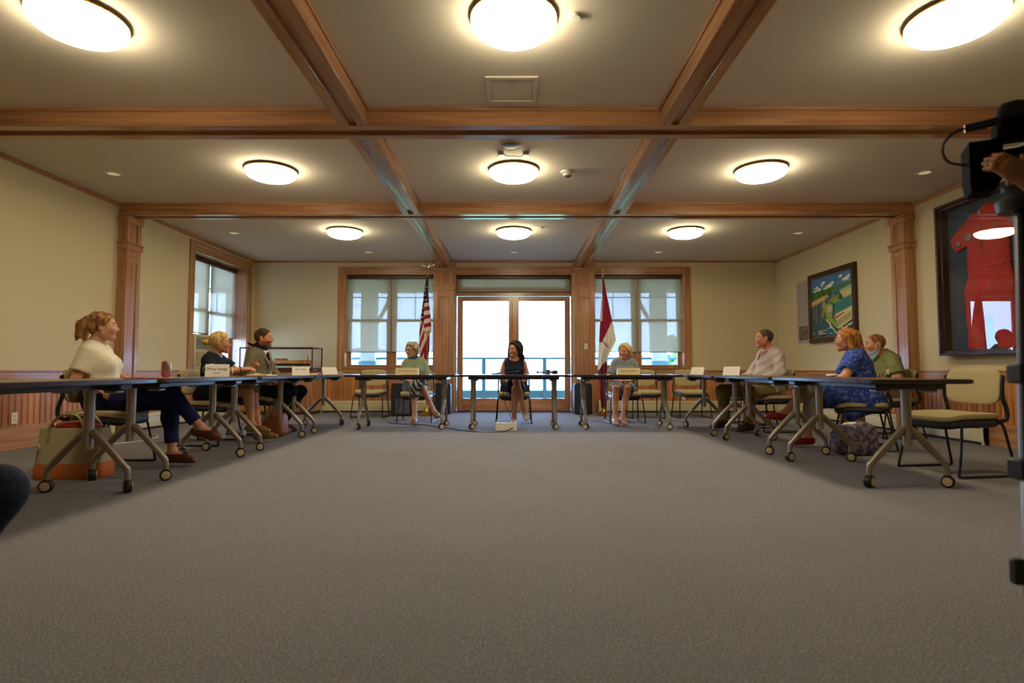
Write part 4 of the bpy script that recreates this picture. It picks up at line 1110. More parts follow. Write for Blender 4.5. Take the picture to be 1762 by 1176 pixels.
def eyes(B, root):
    for q in (-1, 1):
        c = B.H(.0775, q * .031, -.0005); g = G(); n = 14; ax = nrm(B.hf + B.hl * q * .05)
        g.sup((0, 0, 0), (.0118 * B.sc,) * 3, 1, 1, 14, 8)
        e = obj('eye', g, 'eyewhite', root, tuple(c))
        g2 = G(); g2.lathe([(.0064 * B.sc, .0102 * B.sc), (.004 * B.sc, .0117 * B.sc), (0, .0123 * B.sc)], n=12)
        i = obj('iris', g2, 'iris', e); i.rotation_mode = 'QUATERNION'; i.rotation_quaternion = Vector(ax).to_track_quat('Z', 'Y')
def person(label, loc, yaw, B, sk, h=.0065, hf=.0045, beard=False):
    root = thing('person', label, 'person', (loc[0], loc[1], 0), math.radians(yaw))
    z = B.sc
    fine = (B.head - .135 * z, B.head + .135 * z, hf)
    mi = face_mats(B, beard)
    sdf_obj('body', B.body_prims(), h, SKIN[sk], root, fine=fine, mi=mi)
    eyes(B, root); return root
def cap(B, o=.010, n=(.80, -.60), p=(.050, .062), low=-.10, vol=0.0):
    """hair prims over the skull and the cutting planes of the hairline"""
    A = [B.hf, B.hl, B.hu]; z = B.sc
    P = [el(B.H(-.016, 0, .020), ((.098 + o) * z, (.077 + o) * z, (.094 + o) * z), A, .02)]
    if vol: P.append(el(B.H(-.03, 0, .0), ((.090 + vol) * z, (.082 + vol) * z, (.095 + vol) * z), A, .03))
    pl = [(B.H(p[0], 0, p[1]), B.hf * n[0] + B.hu * n[1]), (B.H(0, 0, low), -B.hu)]
    return P, pl
def hair(root, B, P, pl, m, h=.006, amp=.003, seed=1, fr=55):
    return sdf_obj('hair', P, h, m, root, noise=(amp, fr, (1, 1, .45), seed), planes=pl)
def glasses(root, B, m='black', r=.0022, lens=True):
    g = G(); L = G()
    for q in (-1, 1):
        pts = [B.H(.101 - .25 * abs(x) * abs(x) * 6, q * .031 + x, y) for x, y in rrect(-.024, .024, -.017, .017, .012, 3)]
        g.tube(pts, r, 6, closed=True)
        g.tube([B.H(.094, q * .054, .006), B.H(.05, q * .078, .006), B.H(-.01, q * .083, .004), B.H(-.03, q * .082, -.012)], r, 6)
        n = len(pts); c = np.mean(pts, 0); L.add([tuple(p) for p in pts] + [tuple(c)], [(k, (k + 1) % n, n) for k in range(n)])
    g.tube([B.H(.100, -.008, .004), B.H(.103, 0, .007), B.H(.100, .008, .004)], r, 6)
    o = obj('spectacles', g, m, root)
    if lens: obj('lenses', L, 'lens', o)
def garment(name, root, P, m, h=.0075, amp=.002, seed=2, fr=26, planes=None):
    return sdf_obj(name, P, h, m, root, noise=(amp, fr, (1, 1, .8), seed) if amp else None, planes=planes)
def neck(B, r=.078, up=1.06, f=.0, h=.075):
    return [sub(el(B.T(up, f), (r, r, h), [B.tf, B.tl, B.tu], .012))]
def vneck(B, low=.62, r=.07, w=.05):
    return [sub(el(B.T(1.07, .0), (r, r, .08), [B.tf, B.tl, B.tu], .012)), sub(rc(B.T(1.0, .11), B.T(low, .20), w, .012, .01))]
def shoes(root, B, m, o=.007, low=True, strap=None, h=.006, name='shoe', heel=0):
    for i in (0, 1):
        P, (c, d, up, hl, ball, tip) = B.foot(i, o)
        P = list(P[1:]) + [rc(hl + up * .012, hl, .034 + o, .036 + o, .02), rc(hl - up * .022, ball - up * .018, .026 + o * .5, .030 + o * .5, .01)]
        pl = [(hl - up * (.040 + o * .5), -up)]
        if low: pl.append((c - up * .018 + d * .03, nrm(up * 1.0 - d * .06)))
        s = sdf_obj(name, P, h, m, root, planes=pl)
        if strap: obj('ankle_strap', G().tube([tuple(c - up * .005 + (math.cos(w) * d + math.sin(w) * np.cross(up, d)) * .037) for w in [2 * PI * k / 14 for k in range(14)]], .006, 6, closed=True), strap, s)
# ------------------------------------------------------------------ the people
skin('fair', '#c58f6e', '#b06a58', '#6a4a2c')
skin('rosy', '#c98a6a', '#b2685a', '#8a5a38')
skin('tan', '#be8560', '#a05c48', '#4a3122')
skin('ruddy', '#bd7a5a', '#a65c49', '#5a3a28', '#6f4a38')
skin('olive', '#b87f62', '#a34e48', '#241a18')
skin('deep', '#a56e4a', '#6f3d33', '#201612')
skin('grey', '#c08d70', '#a8664f', '#8a7a68')
def hairmat(n, a, b): M[n] = mat(n, a, .68, spec=.15, noise=(14, 14, 3.0, 3, 4), col2=b, ramp=(.4, .62))
hairmat('hair_auburnblond', '#6b4424', '#a87a45'); hairmat('hair_blond', '#a07f43', '#d3b26c'); hairmat('hair_brown', '#3a2617', '#54381f')
hairmat('hair_grey', '#857660', '#b3a488'); hairmat('hair_black', '#17120f', '#2a201b'); hairmat('hair_lightblond', '#ab8d55', '#d6c08a')
hairmat('hair_auburn', '#7d4a20', '#b9823f'); hairmat('hair_ginger', '#7d5230', '#94653c'); hairmat('hair_darkgrey', '#352a22', '#57493b')
def cloth(n, a, b=None, sc=(1, 1, 1, 20, 3), r=.85, bump=(180, .12), ramp=(.4, .6)): M[n] = mat(n, a, r, spec=.2, noise=sc if b else None, col2=b, bump=bump, ramp=ramp)
cloth('lace', '#cfc4a8', '#e6dcc4', (1, 1, 1, 130, 2), ramp=(.40, .55)); cloth('navy_pants', '#1c1e4a'); cloth('black_tee', '#14161d'); cloth('dark_skirt', '#121217')
cloth('tweed', '#5c5340', '#7d7259', (1, 1, 1, 170, 4)); cloth('white_shirt', '#e5dccb'); cloth('bandana', '#0f0f13'); cloth('dark_trousers', '#15161f')
cloth('sage_sweater', '#7f8c72', '#8c9a80', (1, 1, 4, 60, 2)); cloth('teal_collar', '#3b5a58'); cloth('navy_dress', '#1a2236'); cloth('grey_dress', '#7c7f86', '#8c9097', (6, 6, 1, 14, 2))
cloth('khaki', '#6e5b34', '#7c683e', (1, 1, 1, 8, 3)); cloth('capri', '#857a6c'); cloth('blue_dress', '#2b3f8c', '#6f86c4', (1, 1, 1, 34, 5), ramp=(.46, .74)); cloth('green_polo', '#77784a', '#828352', (1, 1, 1, 12, 2))
M['brown_shoe'] = mat('brown_shoe_leather', '#5a2c1a', .4); M['tan_shoe'] = mat('tan_shoe_leather', '#8a6238', .5); M['red_shoe'] = mat('red_shoe_leather', '#8d1420', .4)
M['pink_shoe'] = mat('pale_pink_shoe', '#c79a88', .5); M['white_shoe'] = mat('white_shoe', '#cfc3b2', .5); M['dark_shoe'] = mat('dark_shoe_leather', '#2a1a12', .4)
M['red_lanyard'] = mat('red_lanyard', '#a5202a', .6); M['mask_blue'] = mat('mask_blue', '#9fc0cc', .8)
def stripes(n, a, b, scale, axis='X', dist=3.0):
    m = bpy.data.materials.new(n); m.use_nodes = True; t = m.node_tree; bs = t.nodes['Principled BSDF']; bs.inputs['Roughness'].default_value = .85; bs.inputs['Specular IOR Level'].default_value = .2
    w = t.nodes.new('ShaderNodeTexWave'); w.bands_direction = axis; w.inputs['Scale'].default_value = scale; w.inputs['Distortion'].default_value = dist; w.inputs['Detail'].default_value = 2; w.inputs['Detail Scale'].default_value = .6
    rp = t.nodes.new('ShaderNodeValToRGB'); rp.color_ramp.elements[0].position = .4; rp.color_ramp.elements[0].color = lin(a); rp.color_ramp.elements[1].position = .6; rp.color_ramp.elements[1].color = lin(b)
    c = t.nodes.new('ShaderNodeTexCoord'); t.links.new(c.outputs['Object'], w.inputs['Vector']); t.links.new(w.outputs['Color'], rp.inputs[0]); t.links.new(rp.outputs[0], bs.inputs['Base Color']); M[n] = m
stripes('zebra_skirt', '#2c3140', '#a3a5a8', 8, 'DIAGONAL', 5); stripes('striped_shirt', '#9a8882', '#c3b4ad', 38, 'Y', .5)

def ring(c, ax, r, n=16, sq=1.0, up=None):
    ax = nrm(V(*ax)); a = nrm(np.cross(ax, V(0, 1, 0.01) if up is None else V(*up))); b = np.cross(ax, a)
    return [tuple(V(*c) + a * math.cos(2 * PI * k / n) * r * sq + b * math.sin(2 * PI * k / n) * r) for k in range(n)]

# --- woman in the white lace top
B = Body((-.0, 0, .55), (-.10, 0, 1.02), (-.035, .0, 1.175), hyaw=33, syaw=16, sw=.140, bust=1.0, b=.96, sc=.99,
         elbow=[(-.10, -.215, .70), (-.02, .24, .72)], wrist=[(.05, -.20, .655), (.22, .13, .68)],
         knee=[(.56, -.02, .625), (.50, .09, .53)], ankle=[(.80, .02, .33), (.56, .04, .115)], toe=[(1, 0, -.18), (1, -.05, -.02)])
r = person('seated woman in a white lace top and navy pants with a messy ponytail', (-3.44, 4.79), 0, B, 'fair', .006, .0042)
P, pl = cap(B, .012, n=(.78, -.62), p=(.058, .060), low=-.075)
P += [rc(B.H(-.10, 0, .02), B.H(-.135, 0, .0), .035, .045, .03), rc(B.H(-.13, -.01, .01), B.H(-.155, -.01, -.08), .044, .034, .03), rc(B.H(-.12, .02, -.01), B.H(-.13, .02, -.115), .036, .012, .02), rc(B.H(-.15, -.02, -.03), B.H(-.175, -.02, -.125), .026, .007, .02), rc(B.H(-.12, -.03, -.03), B.H(-.115, -.03, -.12), .028, .010, .02)]
pl = [pl[0], (B.H(0, 0, -.135), -B.hu)]
hair(r, B, P, pl, 'hair_auburnblond', .005, .005, 3, 60)
obj('hair_clip', G().tube([tuple(B.H(-.085, -.055, .055)), tuple(B.H(-.055, -.082, .050))], .010, 8), 'greymetal', r)
obj('earring', G().tube([tuple(B.H(-.01, -.090, -.045)), tuple(B.H(-.01, -.091, -.085))], [.002, .0045], 8), 'chrome', r)
garment('lace_top', r, B.torso(.014) + B.sleeve(0, .62, .02, .010) + B.sleeve(1, .62, .02, .010) + neck(B, .080, 1.05, .01), 'lace', .007, .0025, planes=[(B.hip + V(0, 0, -.02), (0, 0, -1))])
for i in (0, 1): obj('sleeve_hem', G().tube(ring(B.sh[i] + (B.elbow[i] - B.sh[i]) * .62, B.elbow[i] - B.sh[i], .066, 18), .006, 6, closed=True), 'white_shirt', r)
garment('navy_trousers', r, [el(B.hip + V(0, 0, -.01), (.14, .185, .115), k=.05)] + B.legs(0, .012, .03, 1.86, .004) + B.legs(1, .012, .03, 1.82, .004), 'navy_pants', .007, .0025, 5)
shoes(r, B, 'brown_shoe', strap='brown_shoe')

# --- woman in the black tee
B = Body((0, 0, .53), (.06, .0, .975), (.12, -.01, 1.115), hyaw=22, hpitch=-3, syaw=4, sw=.155, bust=.9, b=.92, sc=.97,
         elbow=[(.16, -.26, .765), (.22, .24, .78)], wrist=[(.41, -.06, .815), (.43, .10, .83)],
         hand=[dict(d=(.85, .35, .05), n=(-.1, .5, -1), curl=(.6, .9)), dict(d=(.75, -.25, .55), n=(.2, -.8, -.3), point=1)],
         knee=[(.46, -.05, .575), (.45, .08, .53)], ankle=[(.51, -.06, .22), (.53, .08, .115)], toe=[(1, 0, -.05), (1, 0, .12)])
r = person('seated blond woman in a black tee gesturing over a yellow notepad', (-3.37, 6.30), 0, B, 'tan', .0065, .0045)
P, pl = cap(B, .010, n=(.80, -.60), p=(.054, .062), low=-.07)
P += [rc(B.H(-.10, 0, .0), B.H(-.125, 0, -.01), .03, .03, .02), el(B.H(-.150, 0, -.012), (.036, .038, .034), k=.012)]
hair(r, B, P, pl, 'hair_blond', .005, .003, 4, 60)
glasses(r, B)
garment('black_tee', r, B.torso(.012) + B.sleeve(0, .60, .020, .012) + B.sleeve(1, .60, .02, .012) + neck(B, .078, 1.06, .01), 'black_tee', .0075, .0025)
for i in (0, 1): obj('sleeve_trim', G().tube(ring(B.sh[i] + (B.elbow[i] - B.sh[i]) * .60, B.elbow[i] - B.sh[i], .067, 18), .005, 6, closed=True), 'white_shirt', r)
garment('dark_skirt', r, [el(B.hip + V(0, 0, -.01), (.14, .18, .115), k=.05)] + B.legs(0, .016, .05, .78, .01) + B.legs(1, .016, .05, .78, .01), 'dark_skirt', .008, .002, 5)
shoes(r, B, 'tan_shoe', strap='tan_shoe')
obj('bracelet', G().tube(ring(B.wrist[0] + (B.elbow[0] - B.wrist[0]) * .12, B.elbow[0] - B.wrist[0], .033), .005, 6, closed=True), 'black', r)
obj('wristwatch', G().tube(ring(B.wrist[0] + (B.elbow[0] - B.wrist[0]) * .38, B.elbow[0] - B.wrist[0], .037), .007, 6, closed=True), 'white', r)

# --- man in the grey blazer
B = Body((0, 0, .53), (.03, 0, 1.055), (.09, 0, 1.225), hyaw=10, hpitch=-3, syaw=0, sw=.19, b=1.10, sc=1.04, belly=.01,
         elbow=[(.02, -.29, .76), (.10, .29, .76)], wrist=[(.28, -.17, .635), (.34, .10, .64)], hand=[dict(d=(.9, .3, -.15), curl=(.4, .5)), dict(d=(.9, -.3, -.1), curl=(.4, .5))],
         knee=[(.50, -.10, .545), (.53, .14, .53)], ankle=[(.28, -.06, .12), (.30, .12, .115)], toe=[(1, 0, -.12), (1, 0, -.1)])
r = person('seated bearded man in a grey blazer with a black bandana around his neck', (-3.33, 7.36), 0, B, 'ruddy', .0065, .0048, True)
P, pl = cap(B, .005, n=(.84, -.54), p=(.056, .062), low=-.08)
hair(r, B, P, pl, 'hair_brown', .0055, .002, 5, 80)
garment('blazer', r, B.torso(.030) + [el(B.hip + V(.03, 0, .0), (.19, .235, .13), k=.06)] + B.sleeve(0, 1.88, .022, .006) + B.sleeve(1, 1.88, .022, .006) + vneck(B, .45, .085, .055), 'tweed', .008, .003, planes=[(B.hip + V(0, 0, -.09), (0, 0, -1))])
garment('shirt_front', r, [rc(B.T(.95, .085), B.T(.45, .165), .045, .020, .02, (B.tf, .6)), rc(B.T(.95, .02), B.T(.98, .05), .070, .07, .02)], 'white_shirt', .007, .001, planes=[(B.T(1.02), B.tu)])
for q in (-1, 1): obj('lapel', G().tube([tuple(B.T(1.0, -.02, q * .075)), tuple(B.T(.9, .10, q * .085)), tuple(B.T(.70, .165, q * .06)), tuple(B.T(.46, .175, q * .012))], [.018, .026, .028, .010], 8, flat=(1, .45)), 'tweed', r)
for i in (0, 1): obj('shirt_cuff', G().tube([tuple(B.wrist[i] + (B.elbow[i] - B.wrist[i]) * .13), tuple(B.wrist[i] + (B.elbow[i] - B.wrist[i]) * .02)], .037, 14), 'white_shirt', r)
garment('bandana', r, [rc(B.T(1.03, -.012), B.T(1.11, .0), .078, .071, .02), rc(B.T(1.03, .05), B.T(.80, .135), .055, .018, .04), rc(B.T(1.10, -.06), B.T(1.14, -.11, .0), .02, .012, .02), rc(B.T(1.14, -.10), B.T(1.17, -.135, -.03), .014, .009, .01)], 'bandana', .006, .003, 8, planes=[(B.T(1.21), B.tu)])
garment('dark_trousers', r, [el(B.hip + V(0, 0, -.01), (.15, .20, .115), k=.05)] + B.legs(0, .014, .03, 1.93, .010) + B.legs(1, .014, .03, 1.93, .010), 'dark_trousers', .008, .0025, 5)
shoes(r, B, 'brown_shoe', .010, low=False)

# --- woman in the green sweater
B = Body((0, 0, .53), (.03, -.02, .975), (.075, -.06, 1.122), hyaw=-32, hpitch=-4, sw=.145, bust=.9, b=.98, sc=.98, belly=.015,
         elbow=[(.08, -.20, .70), (.08, .20, .70)], wrist=[(.28, -.07, .65), (.28, .06, .66)], hand=[dict(d=(.5, .8, -.2), n=(-.3, .2, -1)), dict(d=(.5, -.8, -.2), n=(-.3, -.2, -1))],
         knee=[(.42, .12, .655), (.46, .06, .53)], ankle=[(.56, .34, .25), (.66, .10, .115)], toe=[(.75, .55, -.35), (1, .05, -.03)])
r = person('seated older woman with short grey hair in a sage green sweater', (-1.55, 9.02), -90, B, 'grey', .008, .0055)
P, pl = cap(B, .022, n=(.82, -.57), p=(.056, .050), low=-.085, vol=.030)
P += [rc(B.H(.035, -.05, .085), B.H(.045, .05, .085), .030, .030, .02), rc(B.H(-.02, -.085, .02), B.H(-.04, -.07, -.05), .030, .03, .02), rc(B.H(-.02, .085, .02), B.H(-.04, .07, -.05), .030, .03, .02)]
hair(r, B, P, pl, 'hair_grey', .006, .010, 6, 75)
glasses(r, B)
garment('green_sweater', r, B.torso(.020) + B.sleeve(0, 1.90, .016) + B.sleeve(1, 1.90, .016) + neck(B, .070, 1.12, .02), 'sage_sweater', .008, .003, planes=[(B.hip + V(0, 0, -.03), (0, 0, -1))])
NK = B.H(-.022, 0, -.055) - B.neck
garment('turtleneck', r, [rc(B.neck - NK * .2, B.neck + NK * .6, .074, .064, .02)], 'teal_collar', .007, .001, planes=[(B.neck + NK * .6, NK)])
obj('pendant', G().sup(tuple(B.T(.80, .155, .02)), (.012, .012, .016), 1, 1, 10, 6), 'gold', r)
garment('striped_skirt', r, [el(B.hip + V(0, 0, -.01), (.15, .20, .115), k=.05)] + B.legs(0, .020, .06, 1.25, .012) + B.legs(1, .022, .06, 1.30, .012), 'zebra_skirt', .008, .003, 5)
shoes(r, B, 'tan_shoe', strap='dark_shoe')

# --- dark haired woman
B = Body((0, 0, .53), (.02, 0, .985), (.05, .0, 1.125), hyaw=-38, hpitch=-4, sw=.145, bust=.85, b=.86, sc=.98,
         elbow=[(.02, -.20, .73), (.02, .20, .73)], wrist=[(.22, -.10, .63), (.22, .11, .63)], hand=[dict(d=(.75, .55, -.25), n=(-.2, .1, -1)), dict(d=(.75, -.55, -.25), n=(-.2, -.1, -1))],
         knee=[(.46, .03, .64), (.46, .01, .53)], ankle=[(.54, .13, .255), (.56, -.005, .115)], toe=[(.85, .2, -.45), (1, 0, -.05)])
r = person('seated dark haired woman in a sleeveless navy dress before the glass doors', (0.01, 8.83), -90, B, 'olive', .008, .0055)
P, pl = cap(B, .020, n=(.86, -.50), p=(.052, .060), low=-.27, vol=.034)
for q in (-1, 1): P += [rc(B.H(-.02, q * .075, .02), B.H(-.02, q * .105, -.12), .048, .052, .03), rc(B.H(-.02, q * .105, -.12), B.H(.0, q * .108, -.20), .052, .026, .03)]
P += [rc(B.H(-.08, 0, .0), B.H(-.075, 0, -.16), .075, .075, .03)]
hair(r, B, P, [(B.H(.050, 0, .058), B.hf * .93 - B.hu * .37)], 'hair_black', .006, .012, 7, 60)
garment('navy_dress', r, B.torso(.012, top=False) + [rc(B.T(.80, 0, -.09), B.T(.97, -.01, -.075), .065, .05, .04), rc(B.T(.80, 0, .09), B.T(.97, -.01, .075), .065, .05, .04), el(B.hip + V(.0, 0, -.02), (.15, .22, .125), k=.05)] + B.legs(0, .024, .08, .90, .02) + B.legs(1, .03, .08, .92, .03) + neck(B, .085, 1.06, .02, .085), 'navy_dress', .008, .0025, 5)
shoes(r, B, 'white_shoe', strap='white_shoe')
obj('wristwatch', G().tube(ring(B.wrist[1], B.elbow[1] - B.wrist[1], .031), .006, 6, closed=True), 'chrome', r)

# --- blonde woman in the grey dress
B = Body((0, 0, .53), (.03, .015, .975), (.07, .01, 1.105), hyaw=-34, hpitch=-8, sw=.150, bust=.9, b=.90, sc=.98,
         elbow=[(.06, -.215, .70), (.06, .215, .70)], wrist=[(.29, -.14, .655), (.28, .05, .655)], hand=[dict(d=(.6, .75, -.2), n=(-.2, .1, -1)), dict(d=(.6, -.75, -.2), n=(-.2, -.1, -1))],
         knee=[(.45, -.20, .53), (.46, -.03, .53)], ankle=[(.60, -.24, .115), (.61, -.13, .115)], toe=[(1, -.05, -.05), (1, .1, -.05)])
r = person('seated blonde woman in a grey collared dress, hands in her lap', (1.72, 8.95), -90, B, 'rosy', .008, .0055)
P, pl = cap(B, .016, n=(.84, -.54), p=(.060, .050), low=-.135, vol=.022)
for q in (-1, 1): P += [rc(B.H(-.025, q * .072, .02), B.H(-.025, q * .082, -.10), .036, .026, .03)]
P += [rc(B.H(-.075, 0, .0), B.H(-.08, 0, -.09), .065, .055, .03)]
hair(r, B, P, [(B.H(.056, 0, .055), B.hf * .90 - B.hu * .44), (B.H(0, 0, -.135), -B.hu)], 'hair_lightblond', .006, .003, 8, 55)
garment('grey_dress', r, B.torso(.016) + B.sleeve(0, .78, .018, .010) + B.sleeve(1, .78, .018, .010) + [el(B.hip + V(0, 0, -.02), (.15, .20, .12), k=.05)] + B.legs(0, .022, .05, .93, .012) + B.legs(1, .022, .05, .93, .012) + vneck(B, .80, .072, .045), 'grey_dress', .008, .0025, 5)
for q in (-1, 1): obj('collar_flap', G().tube([tuple(B.T(1.03, -.04, q * .062)), tuple(B.T(.99, .06, q * .062)), tuple(B.T(.86, .125, q * .030))], [.022, .026, .012], 8, flat=(1, .4)), 'grey_dress', r)
shoes(r, B, 'pink_shoe')
obj('phone', G().box(-.035, .035, -.06, .06, -.005, .005, .003), 'blackplastic', r, tuple(B.wrist[0] + V(.10, .09, -.015)), (0, 0, .3))

# --- man in the striped shirt
B = Body((0, 0, .54), (-.02, 0, 1.07), (.065, .0, 1.235), hyaw=-20, hpitch=-2, syaw=0, sw=.19, b=1.16, sc=1.05, belly=.035,
         elbow=[(.08, -.29, .76), (.02, .31, .76)], wrist=[(.34, -.14, .64), (.33, .16, .64)], hand=[dict(d=(.9, .3, -.2)), dict(d=(.9, -.3, -.2))],
         knee=[(.60, -.14, .53), (.44, .28, .53)], ankle=[(.55, -.16, .12), (.42, .24, .12)], toe=[(1, -.05, -.06), (1, .2, -.06)])
r = person('seated man in a pale striped shirt with a red lanyard and khaki trousers', (3.42, 7.64), 186, B, 'ruddy', .0065, .0048)
P, pl = cap(B, .003, n=(.88, -.47), p=(.046, .064), low=-.075)
hair(r, B, P, pl, 'hair_darkgrey', .0055, .0015, 9, 80)
garment('striped_shirt', r, B.torso(.024) + B.sleeve(0, 1.90, .022, .004) + B.sleeve(1, 1.90, .022, .004) + neck(B, .075, 1.10, .02), 'striped_shirt', .0075, .0075, 6, 30, planes=[(B.hip + V(0, 0, -.06), (0, 0, -1))])
NK = B.H(-.022, 0, -.055) - B.neck
garment('shirt_collar', r, [rc(B.neck - NK * .15, B.neck + NK * .42, .088, .074, .02), sub(rc(B.neck + NK * .5 + B.tf * .08, B.T(.94, .14), .042, .015, .01))], 'striped_shirt', .006, .001, planes=[(B.neck + NK * .42, NK + B.tf * .02)])
obj('lanyard', G().tube([tuple(B.T(1.05, -.05, .075)), tuple(B.T(1.01, .05, .082)), tuple(B.T(.93, .125, .05)), tuple(B.T(.87, .150, .03))], .010, 8, flat=(1, .5)), 'red_lanyard', r)
obj('lanyard', G().tube([tuple(B.T(1.05, -.05, -.075)), tuple(B.T(1.01, .05, -.082)), tuple(B.T(.93, .125, -.03)), tuple(B.T(.87, .150, .0))], .010, 8, flat=(1, .5)), 'red_lanyard', r)
obj('folded_spectacles', G().tube([tuple(B.T(.87, .155, .03)), tuple(B.T(.76, .180, .035)), tuple(B.T(.74, .182, .02)), tuple(B.T(.86, .158, .01))], .005, 6), 'black', r)
garment('khaki_trousers', r, [el(B.hip + V(0, 0, -.01), (.17, .215, .12), k=.05)] + B.legs(0, .016, .03, 1.95, .014) + B.legs(1, .016, .03, 1.95, .014), 'khaki', .008, .003, 5)
shoes(r, B, 'dark_shoe', .010, low=False)

# --- woman in the blue dress
B = Body((0, 0, .53), (.07, 0, .985), (.14, .01, 1.125), hyaw=-6, hpitch=-1, syaw=-14, sw=.175, bust=1.15, b=1.14, sc=.97, belly=.03,
         elbow=[(.16, -.28, .72), (.20, .27, .725)], wrist=[(.40, -.12, .70), (.42, .12, .70)], hand=[dict(d=(.8, .5, .0)), dict(d=(.8, -.5, .0))],
         knee=[(.49, .10, .54), (.50, .16, .645)], ankle=[(.54, .18, .115), (.76, .30, .36)], toe=[(.92, .38, -.04), (.92, .40, .14)])
r = person('seated woman with auburn hair in a blue patterned dress and red flats', (3.65, 5.98), 158, B, 'rosy', .0065, .0045)
P, pl = cap(B, .018, n=(.86, -.50), p=(.060, .048), low=-.24, vol=.012)
for q in (-1, 1): P += [rc(B.H(-.02, q * .074, .03), B.H(-.035, q * .090, -.10), .038, .036, .03), rc(B.H(-.035, q * .090, -.10), B.H(-.06, q * .085, -.19), .036, .018, .03)]
P += [rc(B.H(-.08, 0, .02), B.H(-.095, 0, -.14), .070, .060, .03), rc(B.H(-.10, .02, -.13), B.H(-.11, .04, -.215), .055, .018, .03)]
hair(r, B, P, [(B.H(.058, 0, .058), B.hf * .90 - B.hu * .44), (B.H(0, 0, -.24), -B.hu)], 'hair_auburn', .0055, .005, 10, 55)
glasses(r, B, 'greymetal', .0024)
garment('blue_dress', r, B.torso(.024) + B.sleeve(0, .62, .022, .014) + B.sleeve(1, .62, .022, .014) + [el(B.hip + V(-.02, 0, -.03), (.19, .245, .15), k=.06), rc(B.hip + V(-.06, .13, -.06), B.hip + V(.14, .17, -.19), .10, .06, .06), rc(B.hip + V(-.06, -.10, -.06), B.hip + V(.10, -.12, -.16), .10, .06, .06)] + B.legs(0, .036, .06, .80, .03) + B.legs(1, .036, .06, .80, .03) + neck(B, .085, 1.06, .02), 'blue_dress', .0075, .005, 5)
garment('capri_trousers', r, B.legs(0, .014, .03, 1.70, .012) + B.legs(1, .014, .03, 1.45, .012), 'capri', .0075, .003, 7)
shoes(r, B, 'red_shoe')

# --- man in the green polo
B = Body((0, 0, .52), (.06, 0, .985), (.17, -.01, 1.125), hyaw=-22, hpitch=-6, syaw=-8, sw=.185, b=1.10, sc=1.03, belly=.03,
         elbow=[(.12, -.27, .72), (.10, .28, .72)], wrist=[(.36, -.12, .66), (.36, .12, .66)],
         knee=[(.50, -.13, .52), (.50, .13, .52)], ankle=[(.48, -.12, .12), (.48, .12, .12)])
r = person('seated man in a green polo with a pale blue mask pulled under his chin', (4.58, 6.95), 182, B, 'rosy', .007, .005)
P, pl = cap(B, .002, n=(.88, -.47), p=(.050, .062), low=-.075)
hair(r, B, P, pl, 'hair_ginger', .0055, .0015, 11, 80)
garment('green_polo', r, B.torso(.024) + B.sleeve(0, .82, .024, .014) + B.sleeve(1, .82, .024, .014) + neck(B, .075, 1.09, .02), 'green_polo', .0075, .003, 6, planes=[(B.hip + V(0, 0, -.05), (0, 0, -1))])
NK = B.H(-.022, 0, -.055) - B.neck
garment('polo_collar', r, [rc(B.neck - NK * .15, B.neck + NK * .38, .090, .076, .02), sub(rc(B.neck + NK * .5 + B.tf * .08, B.T(.94, .14), .042, .015, .01))], 'green_polo', .006, .001, planes=[(B.neck + NK * .38, NK)])
garment('khaki_trousers', r, [el(B.hip + V(0, 0, -.01), (.16, .21, .115), k=.05)] + B.legs(0, .016, .03, 1.95, .014) + B.legs(1, .016, .03, 1.95, .014), 'khaki', .008, .003, 5)
shoes(r, B, 'dark_shoe', .010, low=False)
def maskpt(a, b, o):
    ph = math.radians(96 - 192 * a); c = math.cos(ph); up = -.050 - .055 * max(c, 0) ** .7
    rr = 1.0 + o + .05 * math.sin(b * 3 * PI) * .5
    return tuple(B.H((-.006 + .098 * max(c, 0) * rr) - .030 * b * c, (.084 * math.sin(ph)) * rr * (1 - .25 * b), up - .085 * b + .012 * (1 - c) * b))
g = G(); na, nb = 28, 12
for o in (.0, .05):
    k = len(g.v); g.v += [maskpt(i / na, j / nb, o) for j in range(nb + 1) for i in range(na + 1)]
    for j in range(nb):
        for i in range(na): g.f.append((k + j * (na + 1) + i, k + j * (na + 1) + i + 1, k + (j + 1) * (na + 1) + i + 1, k + (j + 1) * (na + 1) + i)); g.c.append(None)
N = (na + 1) * (nb + 1); rg = [j * (na + 1) for j in range(nb + 1)] + [nb * (na + 1) + i for i in range(1, na + 1)] + [j * (na + 1) + na for j in range(nb - 1, -1, -1)] + list(range(na - 1, 0, -1))
for i in range(len(rg)): j = (i + 1) % len(rg); g.f.append((rg[i], rg[j], rg[j] + N, rg[i] + N)); g.c.append(None)
mk = obj('face_mask', g, 'mask_blue', r)
for q in (1, -1): obj('ear_loop', G().tube(spline([tuple(B.H(.0, q * .086, -.056)), tuple(B.H(.01, q * .086, -.02)), tuple(B.H(-.02, q * .090, .02)), tuple(B.H(-.035, q * .086, -.02)), tuple(B.H(-.004, q * .078, -.115))], 4), .003, 6), 'white_shirt', mk)
